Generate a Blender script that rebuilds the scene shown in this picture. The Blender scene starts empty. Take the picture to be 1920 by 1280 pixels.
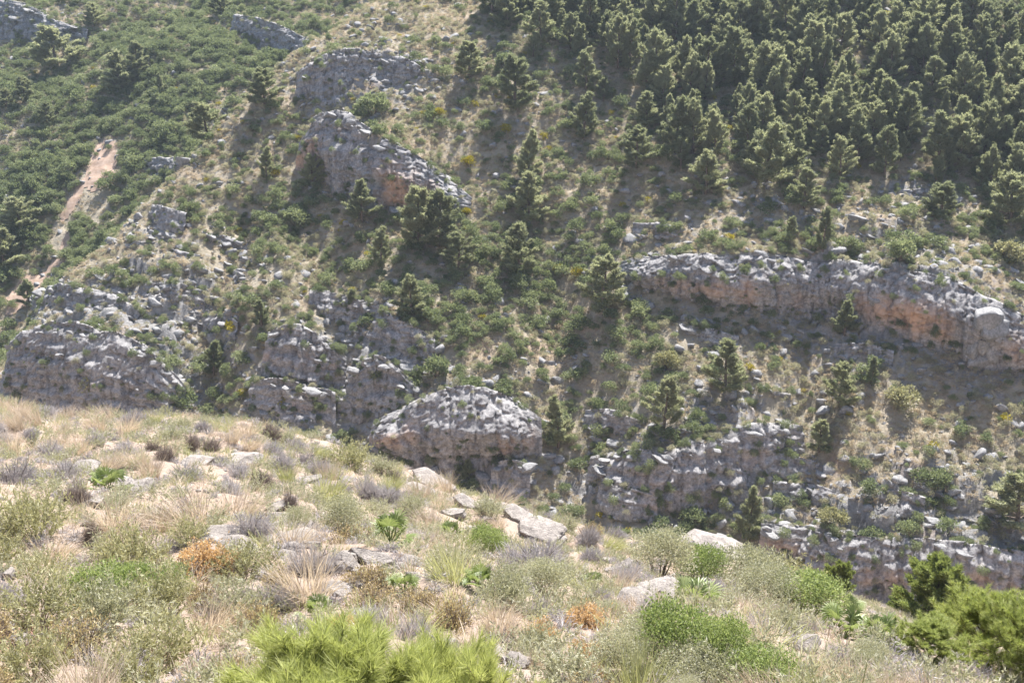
import bpy, math
import numpy as np
from mathutils import Vector

# ------------------------------------------------------------------ camera, sky, sun, exposure
scene = bpy.context.scene
FPX, CX, CY = 2156.0, 960.0, 640.0          # focal length and centre in photograph pixels (1920 x 1280)
PITCH = math.radians(20.0)
SUN_EL, SUN_AZ = math.radians(56.0), math.radians(21.0)   # azimuth to the right of the view direction (+Y)

cam_data = bpy.data.cameras.new('camera')
cam_data.sensor_fit = 'HORIZONTAL'
cam_data.sensor_width = 36.0
cam_data.lens = 36.0 * FPX / 1920.0
cam_data.clip_start, cam_data.clip_end = 0.1, 3000.0
cam = bpy.data.objects.new('camera', cam_data)
scene.collection.objects.link(cam)
cam.location = (0, 0, 0)
cam.rotation_euler = (math.radians(90) - PITCH, 0, 0)
scene.camera = cam

world = bpy.data.worlds.new('World')
scene.world = world
world.use_nodes = True
wn, wl = world.node_tree.nodes, world.node_tree.links
sky = wn.new('ShaderNodeTexSky')
sky.sky_type = 'NISHITA'
sky.sun_disc = False
sky.sun_elevation = SUN_EL
sky.sun_rotation = SUN_AZ
sky.air_density, sky.dust_density, sky.ozone_density = 1.0, 1.6, 1.0
wl.new(sky.outputs['Color'], wn['Background'].inputs['Color'])
wn['Background'].inputs['Strength'].default_value = 0.085

sun_data = bpy.data.lights.new('sun', 'SUN')
sun_data.energy = 5.0
sun_data.angle = math.radians(0.53)
sun_data.color = (1.0, 0.975, 0.945)
sun = bpy.data.objects.new('sun', sun_data)
scene.collection.objects.link(sun)
SUN_DIR = Vector((math.sin(SUN_AZ) * math.cos(SUN_EL), math.cos(SUN_AZ) * math.cos(SUN_EL), math.sin(SUN_EL)))
sun.rotation_euler = SUN_DIR.to_track_quat('Z', 'Y').to_euler()
sun.location = (60, 150, 150)

scene.view_settings.view_transform = 'Standard'
scene.view_settings.look = 'None'
scene.view_settings.exposure = 1.5
scene.view_settings.gamma = 1.0
scene.view_settings.use_curve_mapping = False
scene.cycles.max_bounces = 6
scene.cycles.diffuse_bounces = 3
scene.cycles.transmission_bounces = 4
scene.cycles.glossy_bounces = 2
scene.cycles.volume_bounces = 0
scene.cycles.use_denoising = True

C = scene.collection
rng = np.random.default_rng(11)

# ------------------------------------------------------------------ numpy noise
def _hash(ix, iy, iz, seed):
    h = (ix.astype(np.int64) * 374761393 + iy.astype(np.int64) * 668265263 + iz.astype(np.int64) * 2147483647 + seed * 144665) & 0xffffffff
    h = ((h ^ (h >> 13)) * 1274126177) & 0xffffffff
    h = ((h ^ (h >> 16)) * 2246822519) & 0xffffffff
    return ((h ^ (h >> 15)) & 0xffffff) / float(0xffffff)

def vnoise(x, y, z=None, seed=0):
    x = np.asarray(x, float); y = np.asarray(y, float)
    z = np.zeros_like(x) if z is None else np.asarray(z, float)
    ix, iy, iz = np.floor(x), np.floor(y), np.floor(z)
    fx, fy, fz = x - ix, y - iy, z - iz
    fx = fx * fx * fx * (fx * (fx * 6 - 15) + 10); fy = fy * fy * fy * (fy * (fy * 6 - 15) + 10); fz = fz * fz * fz * (fz * (fz * 6 - 15) + 10)
    r = 0.0
    for a in (0, 1):
        wx = fx if a else 1 - fx
        for b in (0, 1):
            wy = fy if b else 1 - fy
            for c in (0, 1):
                wz = fz if c else 1 - fz
                r = r + wx * wy * wz * _hash(ix + a, iy + b, iz + c, seed)
    return r * 2 - 1

def fbm(x, y, z=None, seed=0, octaves=4, gain=0.5):
    r, a = 0.0, 1.0
    for o in range(octaves):
        k = 2.03 ** o
        r = r + a * vnoise(x * k + 17.3 * o, y * k - 9.1 * o, None if z is None else z * k + 4.7 * o, seed + o * 7)
        a *= gain
    return r

def worley(x, y, z, seed=0, block=False):
    ix, iy, iz = np.floor(x), np.floor(y), np.floor(z)
    d1 = np.full(x.shape, 9.0); d2 = np.full(x.shape, 9.0); cid = np.zeros(x.shape)
    for a in (-1, 0, 1):
        for b in (-1, 0, 1):
            for c in (-1, 0, 1):
                jx, jy, jz = ix + a, iy + b, iz + c
                px = jx + _hash(jx, jy, jz, seed); py = jy + _hash(jx, jy, jz, seed + 1); pz = jz + _hash(jx, jy, jz, seed + 2)
                ex, ey, ez = np.abs(px - x), np.abs(py - y), np.abs(pz - z)
                d = np.maximum(np.maximum(ex, ey), ez) + 0.15 * (ex + ey + ez) if block else np.sqrt(ex * ex + ey * ey + ez * ez)
                h = _hash(jx, jy, jz, seed + 3)
                closer = d < d1
                d2 = np.where(closer, d1, np.minimum(d2, d))
                cid = np.where(closer, h, cid)
                d1 = np.where(closer, d, d1)
    return d1, d2, cid

def sstep(a, b, x):
    t = np.clip((x - a) / (b - a), 0, 1)
    return t * t * (3 - 2 * t)

# ------------------------------------------------------------------ photograph pixel <-> place
SP, CP = math.sin(PITCH), math.cos(PITCH)
def ray(px, py):
    """direction of the view through a pixel, scaled so that its Y is 1"""
    u = (np.asarray(px, float) - CX) / FPX; v = (CY - np.asarray(py, float)) / FPX
    y = CP + v * SP; z = -SP + v * CP
    return u / y, z / y

def at(px, py, Y):
    rx, rz = ray(px, py)
    return np.stack([rx * Y, np.broadcast_to(Y, np.shape(rx)) * 1.0, rz * Y], -1)

def project(P):
    x, y, z = P[..., 0], P[..., 1], P[..., 2]
    d = y * CP - z * SP
    v = (y * SP + z * CP) / d
    return CX + FPX * x / d, CY - FPX * v, d

def hit(func, px, py, y0, y1, n=900):
    """nearest point where the view through each pixel meets the height function"""
    px = np.atleast_1d(np.asarray(px, float)); py = np.atleast_1d(np.asarray(py, float))
    rx, rz = ray(px, py)
    Y = np.linspace(y0, y1, n)
    X = rx[:, None] * Y; Z = rz[:, None] * Y
    g = func(X, np.broadcast_to(Y, X.shape)) - Z
    below = g > 0
    k = np.argmax(below, 1); ok = below.any(1)
    k = np.clip(k, 1, n - 1)
    i = np.arange(len(px))
    g0, g1 = g[i, k - 1], g[i, k]
    t = np.where(np.abs(g1 - g0) > 1e-9, -g0 / (g1 - g0 + 1e-12), 0.5)
    t = np.clip(t, 0, 1)
    YY = Y[k - 1] + t * (Y[k] - Y[k - 1])
    P = np.stack([rx * YY, YY, rz * YY], -1)
    return P, ok

def polyline(P, x, y):
    """nearest distance, arc length and side (positive = left of travel) to a plan polyline"""
    best = np.full(np.shape(x), 1e9); side = np.zeros(np.shape(x)); arc = np.zeros(np.shape(x))
    s0 = 0.0
    for i in range(len(P) - 1):
        a, b = P[i], P[i + 1]
        d = b - a; L = math.hypot(d[0], d[1])
        lo = -1e9 if False else 0.0
        t = np.clip(((x - a[0]) * d[0] + (y - a[1]) * d[1]) / (L * L), 0, 1)
        qx, qy = a[0] + t * d[0], a[1] + t * d[1]
        dist = np.hypot(x - qx, y - qy)
        cr = d[0] * (y - a[1]) - d[1] * (x - a[0])
        m = dist < best
        best = np.where(m, dist, best); side = np.where(m, np.sign(cr), side); arc = np.where(m, s0 + t * L, arc)
        s0 += L
    return best, arc, side

def smax(a, b, k):
    h = np.clip(0.5 + 0.5 * (a - b) / k, 0, 1)
    return b + (a - b) * h + k * h * (1 - h)

# ------------------------------------------------------------------ the near hillside (where the photographer stands)
NEAR_CTRL = [  # pixel x, pixel y, distance along Y
    (0, 765, 27), (210, 778, 27.5), (420, 797, 28), (560, 820, 28.3), (700, 872, 28.8), (850, 915, 29.3), (1000, 965, 30),
    (1130, 1000, 31.5), (1300, 1030, 34), (1430, 1060, 37), (1560, 1110, 40.5), (1700, 1160, 44), (1920, 1215, 44),
    (0, 1280, 6.2), (480, 1280, 5.9), (960, 1280, 5.9), (1440, 1280, 7.0), (1920, 1280, 12.0),
    (0, 1020, 12.0), (480, 1020, 13.0), (960, 1060, 14.5), (1300, 1130, 16), (1600, 1200, 22)]
_c = np.array([at(a, b, y) for a, b, y in NEAR_CTRL] + [np.array(q, float) for q in
     [(0, 0, -1.75), (-14, 0, 1.5), (14, 0, -5.5), (0, -25, 8), (-30, 22, -3.5), (30, -20, -3)]])
def _tps_fit(Pn, lam=0.6):
    n = len(Pn)
    d = np.hypot(Pn[:, None, 0] - Pn[None, :, 0], Pn[:, None, 1] - Pn[None, :, 1])
    K = np.where(d > 0, d * d * np.log(d + 1e-9), 0) + lam * np.eye(n)
    A = np.zeros((n + 3, n + 3)); A[:n, :n] = K
    A[:n, n] = 1; A[:n, n + 1:] = Pn[:, :2]; A[n, :n] = 1; A[n + 1:, :n] = Pn[:, :2].T
    return np.linalg.solve(A, np.concatenate([Pn[:, 2], [0, 0, 0]]))
_w = _tps_fit(_c)
def near_smooth(x, y):
    x = np.asarray(x, float); y = np.asarray(y, float)
    r = _w[-3] + _w[-2] * x + _w[-1] * y
    for k in range(len(_c)):
        d2 = (x - _c[k, 0]) ** 2 + (y - _c[k, 1]) ** 2
        r = r + _w[k] * 0.5 * d2 * np.log(d2 + 1e-9)
    return r
NEAR_EDGE = np.vstack([[[-60, 36]], _c[:13, :2], [[70, 30]]])
def near_h(x, y, fine=True):
    x = np.asarray(x, float); y = np.asarray(y, float)
    xx, yy = np.clip(x, -45, 45), np.clip(y, -30, 60)
    z = near_smooth(xx, yy) - 0.12 * (x - xx) - 0.4 * (y - yy)
    d, arc, side = polyline(NEAR_EDGE, x, y)
    beyond = np.where(side > 0, d, 0.0)
    z = z - 0.55 * beyond - 0.5 * np.maximum(beyond - 1.2, 0)
    z = z + 0.22 * fbm(x * 0.45, y * 0.45, seed=3, octaves=3)
    if fine:
        z = z + 0.06 * fbm(x * 2.1, y * 2.1, seed=5, octaves=3)
    return z
def near_hit(px, py):
    return hit(lambda a, b: near_h(a, b, False), px, py, 3.0, 75.0, 700)

# ------------------------------------------------------------------ the far hillside across the gorge
def _crest(y, y0, w):
    return np.where(y > y0, y0 + w * (1 - np.exp(-np.maximum(y - y0, 0) / w)), y)
def S1raw(x, y):
    x = np.clip(x, -140, 140)
    z = -52 + 0.58 * (_crest(y, 212, 30) - 95 + 0.2 * x)
    z = z - 0.0006 * np.maximum(np.minimum(y, 220) - 160, 0) ** 2
    return z
RIDGE_PX = [(20, 660), (110, 540), (200, 465), (270, 395), (360, 305), (450, 215), (540, 130), (620, 75), (700, 25)]
_r, _ = hit(S1raw, [p[0] for p in RIDGE_PX], [p[1] for p in RIDGE_PX], 60, 260, 1500)
RIDGE = np.vstack([_r[:1, :2] + (_r[:1, :2] - _r[2:3, :2]) * 1.5, _r[:, :2], _r[-1:, :2] + (_r[-1:, :2] - _r[-4:-3, :2]) * 3])
def S1(x, y):
    z = S1raw(x, y)
    d, arc, side = polyline(RIDGE, x, y)
    left = np.where(side > 0, d, 0.0)
    inner = np.where(side <= 0, d, 0.0)
    z = z - 1.15 * left - 0.9 * np.exp(-inner / 4.0)
    return z
def S2(x, y):
    x_ = np.clip(x, -140, 140)
    return -50 + 0.50 * (_crest(y, 255, 30) - 150) + 0.18 * (x_ + 60) + 3.0 * fbm(x / 38.0, y / 38.0, seed=31, octaves=2)
def base_far(x, y):
    z = smax(S1(x, y), S2(x, y), 3.0)
    z = z + 1.3 * fbm(x / 26.0, y / 26.0, seed=41, octaves=2)
    gul = 0.0
    for P, dep, wid in GULLIES:
        d, arc, side = polyline(P, x, y)
        gul = gul + dep * np.exp(-(d / wid) ** 2)
    return z - gul
GULLIES = []
def _plan(pts):
    P, _ = hit(lambda a, b: smax(S1(a, b), S2(a, b), 3.0), [p[0] for p in pts], [p[1] for p in pts], 60, 280, 1200)
    return P[:, :2]
GULLIES = [(_plan([(455, 400), (430, 500), (385, 600), (380, 720), (360, 790)]), 3.2, 3.0),
           (_plan([(560, 420), (640, 560), (640, 700), (655, 810)]), 1.6, 3.2),
           (_plan([(1010, 430), (1050, 620), (1090, 760), (1100, 960)]), 1.8, 3.2),
           (_plan([(1510, 560), (1500, 760), (1480, 900)]), 1.5, 3.0)]

# cliffs: lip and foot in photograph pixels; kept as plan polylines with a height for each point
CLIFFS = [
 dict(key='headland', px=[(562, 275, 318), (590, 212, 332), (625, 200, 348), (665, 232, 366), (700, 258, 388), (745, 276, 398), (790, 302, 399), (835, 335, 400), (885, 380, 402)],
      over=1.0, stain=0.85, strata=0.25, back=14, label='grey limestone headland cliff with orange stained hollows above twin pines'),
 dict(key='headland_upper', px=[(556, 150, 196), (585, 116, 206), (625, 104, 196), (670, 112, 172), (720, 110, 150), (765, 130, 165), (805, 146, 180), (850, 170, 190)],
      over=0.2, stain=0.1, strata=0.2, back=10, label='upper grey rock ledge crowning the headland below the grassy crest'),
 dict(key='long', px=[(1165, 500, 530), (1210, 480, 548), (1290, 488, 562), (1340, 484, 580), (1420, 488, 590), (1500, 492, 592), (1550, 505, 566), (1600, 496, 590), (1660, 505, 618), (1730, 520, 640), (1800, 540, 655), (1850, 570, 668), (1920, 600, 690), (1990, 625, 715)],
      over=1.2, stain=0.62, strata=0.25, back=14, label='long limestone cliff band with orange stains below the pine wood'),
 dict(key='alcove', px=[(700, 806, 835), (735, 785, 852), (780, 752, 868), (830, 728, 878), (890, 728, 872), (940, 742, 862), (985, 765, 855), (1015, 795, 850)],
      over=1.7, stain=0.95, strata=0.2, back=11, label='grey cliff with a dark orange alcove low in the gorge'),
 dict(key='ledge_mid', px=[(500, 640, 690), (530, 625, 708), (580, 632, 722), (620, 650, 718), (650, 690, 722)],
      over=0.5, stain=0.35, strata=1.0, back=8, label='layered rock ledge with stacked horizontal beds beside the gully'),
 dict(key='ledge_upper', px=[(580, 562, 590), (615, 556, 602), (650, 575, 618), (700, 590, 640), (750, 610, 665), (800, 640, 690), (835, 668, 695)],
      over=0.3, stain=0.3, strata=1.0, back=9, label='upper bedded rock ledge stepping down behind the layered ledge'),
 dict(key='block', px=[(650, 715, 760), (675, 690, 778), (715, 688, 782), (750, 710, 772), (775, 735, 765)],
      over=0.1, stain=0.12, strata=0.6, back=7, label='square jointed grey rock block next to the orange alcove cliff'),
 dict(key='lower_mid', px=[(1105, 868, 900), (1130, 845, 915), (1190, 858, 932), (1250, 870, 942), (1310, 858, 935), (1350, 830, 925), (1400, 812, 905), (1450, 800, 880), (1505, 808, 850)],
      over=0.4, stain=0.3, strata=0.55, back=9, label='broken grey cliff above the gorge floor below long tree shadows'),
 dict(key='lower_right', px=[(1425, 992, 1030), (1500, 1000, 1065), (1570, 1020, 1092), (1640, 1022, 1102), (1700, 1026, 1108), (1760, 1032, 1114), (1830, 1038, 1122), (1920, 1046, 1130), (2000, 1060, 1145)],
      over=0.5, stain=0.5, strata=0.7, back=11, label='jointed dark cliff wall at the bottom of the gorge'),
 dict(key='right_tier', px=[(1600, 950, 975), (1645, 922, 985), (1700, 930, 995), (1760, 955, 1002), (1830, 985, 1015), (1900, 1005, 1030)],
      over=0.2, stain=0.15, strata=0.9, back=8, label='blocky bedded rock tier stepping up above the lowest cliff wall'),
 dict(key='gully_foot', px=[(470, 735, 760), (520, 728, 775), (580, 740, 785), (630, 755, 790)], over=0.1, stain=0.1, strata=0.7, back=6, label='low bedded rock step below the layered ledge'),
 dict(key='crest_low', px=[(170, 560, 575), (205, 548, 585), (240, 556, 590)], over=0.1, stain=0.05, strata=0.1, back=5, label='small rock knob on the spur above the limestone nose'),
 dict(key='nose', px=[(8, 655, 745), (40, 622, 765), (90, 618, 775), (140, 632, 785), (190, 620, 790), (240, 645, 792), (300, 685, 800), (350, 735, 805)],
      over=0.6, stain=0.25, strata=0.15, back=14, cap=6.8, label='big rounded grey limestone nose at the foot of the spur'),
 dict(key='nose_upper', px=[(62, 570, 600), (110, 548, 606), (165, 556, 608), (215, 568, 604), (265, 600, 632)],
      over=0.2, stain=0.2, strata=0.15, back=8, label='craggy rock tier directly above the rounded limestone nose'),
 dict(key='corner', px=[(-60, -10, 58), (0, 5, 62), (40, 8, 66), (75, 28, 72), (100, 50, 78), (130, 50, 75), (165, 62, 80)],
      over=0.4, stain=0.05, strata=0.2, back=10, label='pale blue-grey cliff in the upper corner beyond the spur'),
 dict(key='gap', px=[(440, 38, 58), (475, 42, 74), (520, 58, 92), (570, 82, 100), (600, 92, 104)],
      over=0.3, stain=0.05, strata=0.2, back=9, label='slanting grey rock band across the hillside behind the spur'),
 dict(key='crest', px=[(255, 405, 425), (285, 402, 445), (320, 400, 450), (352, 415, 445)],
      over=0.2, stain=0.05, strata=0.2, back=6, label='small pale rock knob on the grassy spur crest'),
 dict(key='mid_left', px=[(262, 555, 580), (300, 545, 592), (345, 545, 600), (385, 570, 605)],
      over=0.2, stain=0.08, strata=0.2, back=6, label='cluster of rounded grey rocks left of the deep gully'),
 dict(key='gully_right', px=[(385, 610, 640), (410, 605, 655), (445, 622, 650)],
      over=0.2, stain=0.1, strata=0.3, back=5, label='grey rock face hanging over the top of the deep gully'),
 dict(key='right_small', px=[(1640, 930, 950), (1680, 915, 960), (1720, 925, 965)], over=0.1, stain=0.1, strata=0.5, back=5, label=None),
 dict(key='foot', px=[(925, 885, 905), (955, 876, 918), (995, 888, 915)], over=0.1, stain=0.1, strata=0.2, back=5, label='low grey crag at the gorge floor under the alcove cliff'),
]
CLIFFS = [c for c in CLIFFS if c['label']]
_lr = np.random.default_rng(77)
for lx, ly, lw, lh, txt in [
  (75, 712, 70, 26, 'low on the limestone nose near its left end'), (140, 730, 90, 30, 'across the middle of the limestone nose'), (225, 690, 90, 30, 'on the right shoulder of the limestone nose'), (285, 745, 90, 34, 'at the right foot of the limestone nose'),
  (185, 615, 80, 24, 'between the nose and the rock knob above it'), (310, 640, 80, 30, 'on the bare spur flank left of the deep gully'), (250, 480, 60, 18, 'high on the dry spur flank'), (330, 500, 70, 20, 'on the spur flank under the pale rock knob'),
  (425, 480, 60, 22, 'at the head of the deep gully'), (470, 540, 60, 22, 'right of the gully head'), (700, 655, 90, 26, 'between upper bedded ledge and square block'), (765, 700, 80, 22, 'right above the square jointed block'),
  (600, 775, 90, 22, 'at the bottom of the gorge left of the alcove cliff'), (1060, 715, 70, 22, 'above the tall pine beside the alcove cliff'), (1150, 810, 80, 24, 'left of the pale pine on the middle slope'), (1290, 810, 90, 26, 'below the pale pine on the middle slope'),
  (1420, 765, 90, 24, 'under the long shadow on the middle slope'), (1480, 890, 80, 26, 'below the small pine on the dry slope'), (1510, 950, 90, 26, 'behind the slender gorge pine'), (1850, 950, 110, 30, 'under the dense pine at the right edge'),
  (760, 178, 80, 20, 'on the headland bench'), (320, 325, 70, 20, 'beside the broad pale pine on the spur'), (1740, 392, 90, 20, 'on stony ground under the wood'),
  (1580, 445, 100, 20, 'right of the thin sparse pine'), (1885, 565, 90, 34, 'beyond the free standing pillar'), (1250, 455, 90, 18, 'just above the left end of the long cliff'), (1440, 440, 90, 16, 'on the tan slope above the long cliff'),
  (1620, 680, 80, 18, 'in front of the long cliff on the dry slope'), (1330, 650, 80, 18, 'left of the shaded foot of the long cliff'), (930, 830, 70, 26, 'at the right end of the alcove cliff'), (1180, 950, 80, 24, 'at the gorge floor under the broken cliff')]:
    k_ = 6; pts = []
    for q in range(k_):
        t_ = q / (k_ - 1); e_ = math.sin(math.pi * (0.12 + 0.76 * t_)) ** 0.6
        xx_ = lx + lw * (t_ - 0.5) * 1.35; yy_ = ly + 0.22 * lw * (t_ - 0.5) + _lr.normal() * 3
        pts.append((xx_, yy_ - lh * e_ * _lr.uniform(0.8, 1.1), yy_))
    CLIFFS.append(dict(key='small', px=pts, over=0.15, stain=float(_lr.choice([0.05, 0.1, 0.3])), strata=float(_lr.uniform(0.3, 0.9)), back=4.5, label='small broken rock ledge ' + txt, cat='rock ledge'))
for c in CLIFFS:
    P, _ = hit(base_far, [p[0] for p in c['px']], [p[2] for p in c['px']], 60, 320, 1600)
    if 'fwd' in c:
        P = at(np.array([p[0] for p in c['px']]), np.array([p[2] for p in c['px']]), P[:, 1] - c['fwd'])
    lip = []
    for (x, yl, yf), q in zip(c['px'], P):
        setb = 0.5 + 0.16 * (yf - yl) * q[1] / FPX
        l = at(x, yl, q[1] + setb)
        lip.append([l[0], l[1], l[2]])
    lip = np.array(lip)
    s = np.concatenate([[0], np.cumsum(np.hypot(*np.diff(P[:, :2], axis=0).T))])
    sd = np.linspace(0, s[-1], max(8, int(s[-1] / 1.2)))
    def resmooth(A, w):
        Q = np.stack([np.interp(sd, s, A[:, j]) for j in range(3)], -1)
        k = np.hanning(2 * w + 3)[1:-1]; k /= k.sum()
        pad = np.concatenate([2 * Q[:1] - Q[w:0:-1], Q, 2 * Q[-1:] - Q[-2:-w - 2:-1]])
        return np.stack([np.convolve(pad[:, j], k, 'valid') for j in range(3)], -1)
    w = min(4, len(sd) // 3)
    P, lip = resmooth(P, w), resmooth(lip, w)
    s = np.concatenate([[0], np.cumsum(np.hypot(*np.diff(P[:, :2], axis=0).T))])
    c['foot'], c['lip'], c['s'] = P, lip, s
    c['rise'] = np.clip(lip[:, 2] - base_far(lip[:, 0], lip[:, 1]) - 0.35, 0.0, c.get('cap', 6.5))
    ramp_ = sstep(0, min(s[-1] * 0.5, 2.5 + 1.5 * c['rise'].max()), np.minimum(s, s[-1] - s))
    c['rise'] = c['rise'] * ramp_ * (0.4 if 'cat' in c else (0.6 if c['key'] in ('ledge_mid', 'ledge_upper', 'block', 'gap', 'headland_upper', 'crest', 'mid_left', 'gully_right', 'gully_foot', 'right_tier') else 1.0))
# bare and red patches of the far slope: pixel, radius in pixels, strength
def blobs(lst, x, y, hitf):
    P, _ = hitf([b[0] for b in lst], [b[1] for b in lst])
    r = np.zeros(np.shape(x))
    for b, p in zip(lst, P):
        d = math.hypot(p[0], p[1])
        R = b[2] * d / FPX * 1.15
        r = r + b[3] * np.exp(-(((x - p[0]) ** 2 + (y - p[1]) ** 2) / (R * R)))
    return r
ROCKY = [(120, 640, 110, .5), (200, 700, 130, .5), (320, 570, 60, .3), (300, 740, 90, .45), (420, 470, 60, .14), (570, 680, 90, .4), (700, 640, 70, .3), (720, 740, 70, .4), (880, 790, 100, .35), (1180, 890, 110, .4), (520, 760, 60, .3),
         (1380, 850, 100, .4), (1300, 760, 60, .15), (1600, 1020, 130, .45), (1780, 1030, 140, .45), (1900, 1060, 100, .4), (640, 150, 90, .35), (1400, 530, 120, .2), (1700, 570, 140, .35), (950, 890, 50, .3),
         (1740, 370, 70, .16), (1440, 380, 90, .12), (1640, 450, 90, .14), (750, 150, 60, .2), (280, 320, 60, .16), (1870, 650, 80, .35), (1100, 900, 50, .15), (1050, 720, 50, .12), (400, 560, 40, .25),
         (60, 30, 60, .25), (510, 70, 60, .25), (1500, 650, 70, .14), (300, 430, 50, .3), (220, 560, 60, .3), (1240, 520, 60, .25)]
def _base_hit(px, py): return hit(base_far, px, py, 66, 420, 1500)
def far_h(x, y, fine=True):
    z = base_far(x, y)
    for c in CLIFFS:
        bx0, by0 = c['foot'][:, 0].min() - 30, c['foot'][:, 1].min() - 5
        bx1, by1 = c['foot'][:, 0].max() + 30, c['foot'][:, 1].max() + 60
        m = (x > bx0) & (x < bx1) & (y > by0) & (y < by1)
        if not m.any():
            continue
        xs, ys = x[m], y[m]
        d, arc, side = polyline(c['foot'][:, :2], xs, ys)
        u = d * side                                   # uphill is left of travel (polyline runs left to right)
        wsum = 0.0; rise = 0.0
        for (qx, qy, _), ri in zip(c['foot'], c['rise']):
            wq_ = 1.0 / ((xs - qx) ** 2 + (ys - qy) ** 2 + 0.25) ** 3
            wsum = wsum + wq_; rise = rise + wq_ * ri
        rise = rise / wsum
        add = rise * sstep(0.5, 1.9, u) * np.exp(-np.maximum(u - 1, 0) / c['back'])
        z[m] = z[m] + add
    if fine:
        rk = sstep(0.10, 0.45, blobs(ROCKY, x, y, _base_hit) + 0.16 * fbm(x / 5.5, y / 5.5, seed=61, octaves=2))
        wq = 0.3 * fbm(x / 2.0, y / 2.0, seed=62, octaves=2)
        _, _, i1 = worley(x / 3.2 + wq, y / 1.9 + wq, x * 0 + 0.5, 63, True); _, _, i2 = worley(x / 1.3 + wq, y / 0.9 - wq, x * 0 + 0.5, 64, True)
        z = z + rk * (1.15 * (i1 - 0.5) + 0.6 * (i2 - 0.5))
        z = z + 0.34 * fbm(x / 5.0, y / 5.0, seed=51, octaves=3) + 0.15 * fbm(x / 1.4, y / 1.4, seed=57, octaves=2)
    return z

def stretch(a, b, step, lo, hi):
    core = np.arange(a, b + step * 0.5, step)
    out_hi = []; v, s = core[-1], step
    while v < hi:
        s *= 1.18; v += s; out_hi.append(v)
    out_lo = []; v, s = core[0], step
    while v > lo:
        s *= 1.18; v -= s; out_lo.append(v)
    return np.concatenate([out_lo[::-1], core, out_hi])
GX = stretch(-104, 104, 0.32, -330, 330)
GY = stretch(76, 245, 0.32, 40, 460)
_gx, _gy = np.meshgrid(GX, GY)
GZ = far_h(_gx.ravel(), _gy.ravel()).reshape(_gx.shape)
GZ = GZ + np.where(_gy > 250, 0.0, 0.0)
def far_lookup(x, y):
    fx = np.interp(x, GX, np.arange(len(GX))); fy = np.interp(y, GY, np.arange(len(GY)))
    i = np.clip(fx.astype(int), 0, len(GX) - 2); j = np.clip(fy.astype(int), 0, len(GY) - 2)
    a, b = fx - i, fy - j
    return (GZ[j, i] * (1 - a) + GZ[j, i + 1] * a) * (1 - b) + (GZ[j + 1, i] * (1 - a) + GZ[j + 1, i + 1] * a) * b
def far_hit(px, py):
    return hit(far_lookup, px, py, 66, 420, 1800)
def far_slope(x, y):
    e = 0.5
    return np.hypot(far_lookup(x + e, y) - far_lookup(x - e, y), far_lookup(x, y + e) - far_lookup(x, y - e)) / (2 * e)

# ------------------------------------------------------------------ mesh helpers
def new_mesh(name, V, F, mat, smooth=False, attrs=None):
    """F: list of index arrays of shape (n, k); one mesh"""
    me = bpy.data.meshes.new(name)
    V = np.asarray(V, np.float32)
    me.vertices.add(len(V)); me.vertices.foreach_set('co', V.ravel())
    if not isinstance(F, list):
        F = [F]
    F = [np.asarray(f, np.int32) for f in F if len(f)]
    nl = sum(f.size for f in F); npoly = sum(len(f) for f in F)
    me.loops.add(nl); me.polygons.add(npoly)
    me.loops.foreach_set('vertex_index', np.concatenate([f.ravel() for f in F]))
    tot = np.concatenate([np.full(len(f), f.shape[1], np.int32) for f in F])
    start = np.concatenate([[0], np.cumsum(tot)[:-1]]).astype(np.int32)
    me.polygons.foreach_set('loop_start', start)
    me.polygons.foreach_set('loop_total', tot)
    if smooth:
        me.polygons.foreach_set('use_smooth', np.ones(npoly, bool))
    for k, a in (attrs or {}).items():
        at_ = me.attributes.new(k, 'FLOAT', 'POINT'); at_.data.foreach_set('value', np.asarray(a, np.float32))
    if mat:
        me.materials.append(mat)
    me.update(calc_edges=True)
    return me

def link(name, me, parent=None, loc=(0, 0, 0), rot=(0, 0, 0), scl=(1, 1, 1)):
    o = bpy.data.objects.new(name, me)
    C.objects.link(o)
    o.location, o.rotation_euler, o.scale = loc, rot, scl
    if parent:
        o.parent = parent
    return o

def tag(o, label, cat=None, group=None, kind=None):
    o['label'] = label
    if cat: o['category'] = cat
    if group: o['group'] = group
    if kind: o['kind'] = kind
    return o

class MB:
    """collects geometry as numpy blocks"""
    def __init__(self): self.V, self.F, self.n = [], {}, 0
    def add(self, V, F):
        V = np.asarray(V, float).reshape(-1, 3); F = np.asarray(F)
        self.V.append(V); self.F.setdefault(F.shape[1], []).append(F + self.n); self.n += len(V)
    def mesh(self, name, mat, smooth=False):
        return new_mesh(name, np.concatenate(self.V), [np.concatenate(f) for f in self.F.values()], mat, smooth)
    def verts(self): return np.concatenate(self.V)

def unit(v):
    return v / (np.linalg.norm(v, axis=-1, keepdims=True) + 1e-9)

def diamonds(mb, P, D, L, W, r, droop=0.0):
    """leaf-like kites: base P, direction D, length L, width W"""
    n = len(P); D = unit(D)
    S = unit(np.cross(D, unit(r.normal(size=(n, 3)))))
    L = np.broadcast_to(L, n)[:, None]; W = np.broadcast_to(W, n)[:, None]
    mid = P + D * L * 0.45
    tip = P + D * L + np.array([0, 0, -1.0]) * L * droop
    V = np.stack([P, mid + S * W * 0.5, tip, mid - S * W * 0.5], 1)
    F = np.arange(n * 4).reshape(n, 4)
    mb.add(V, F)

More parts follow.
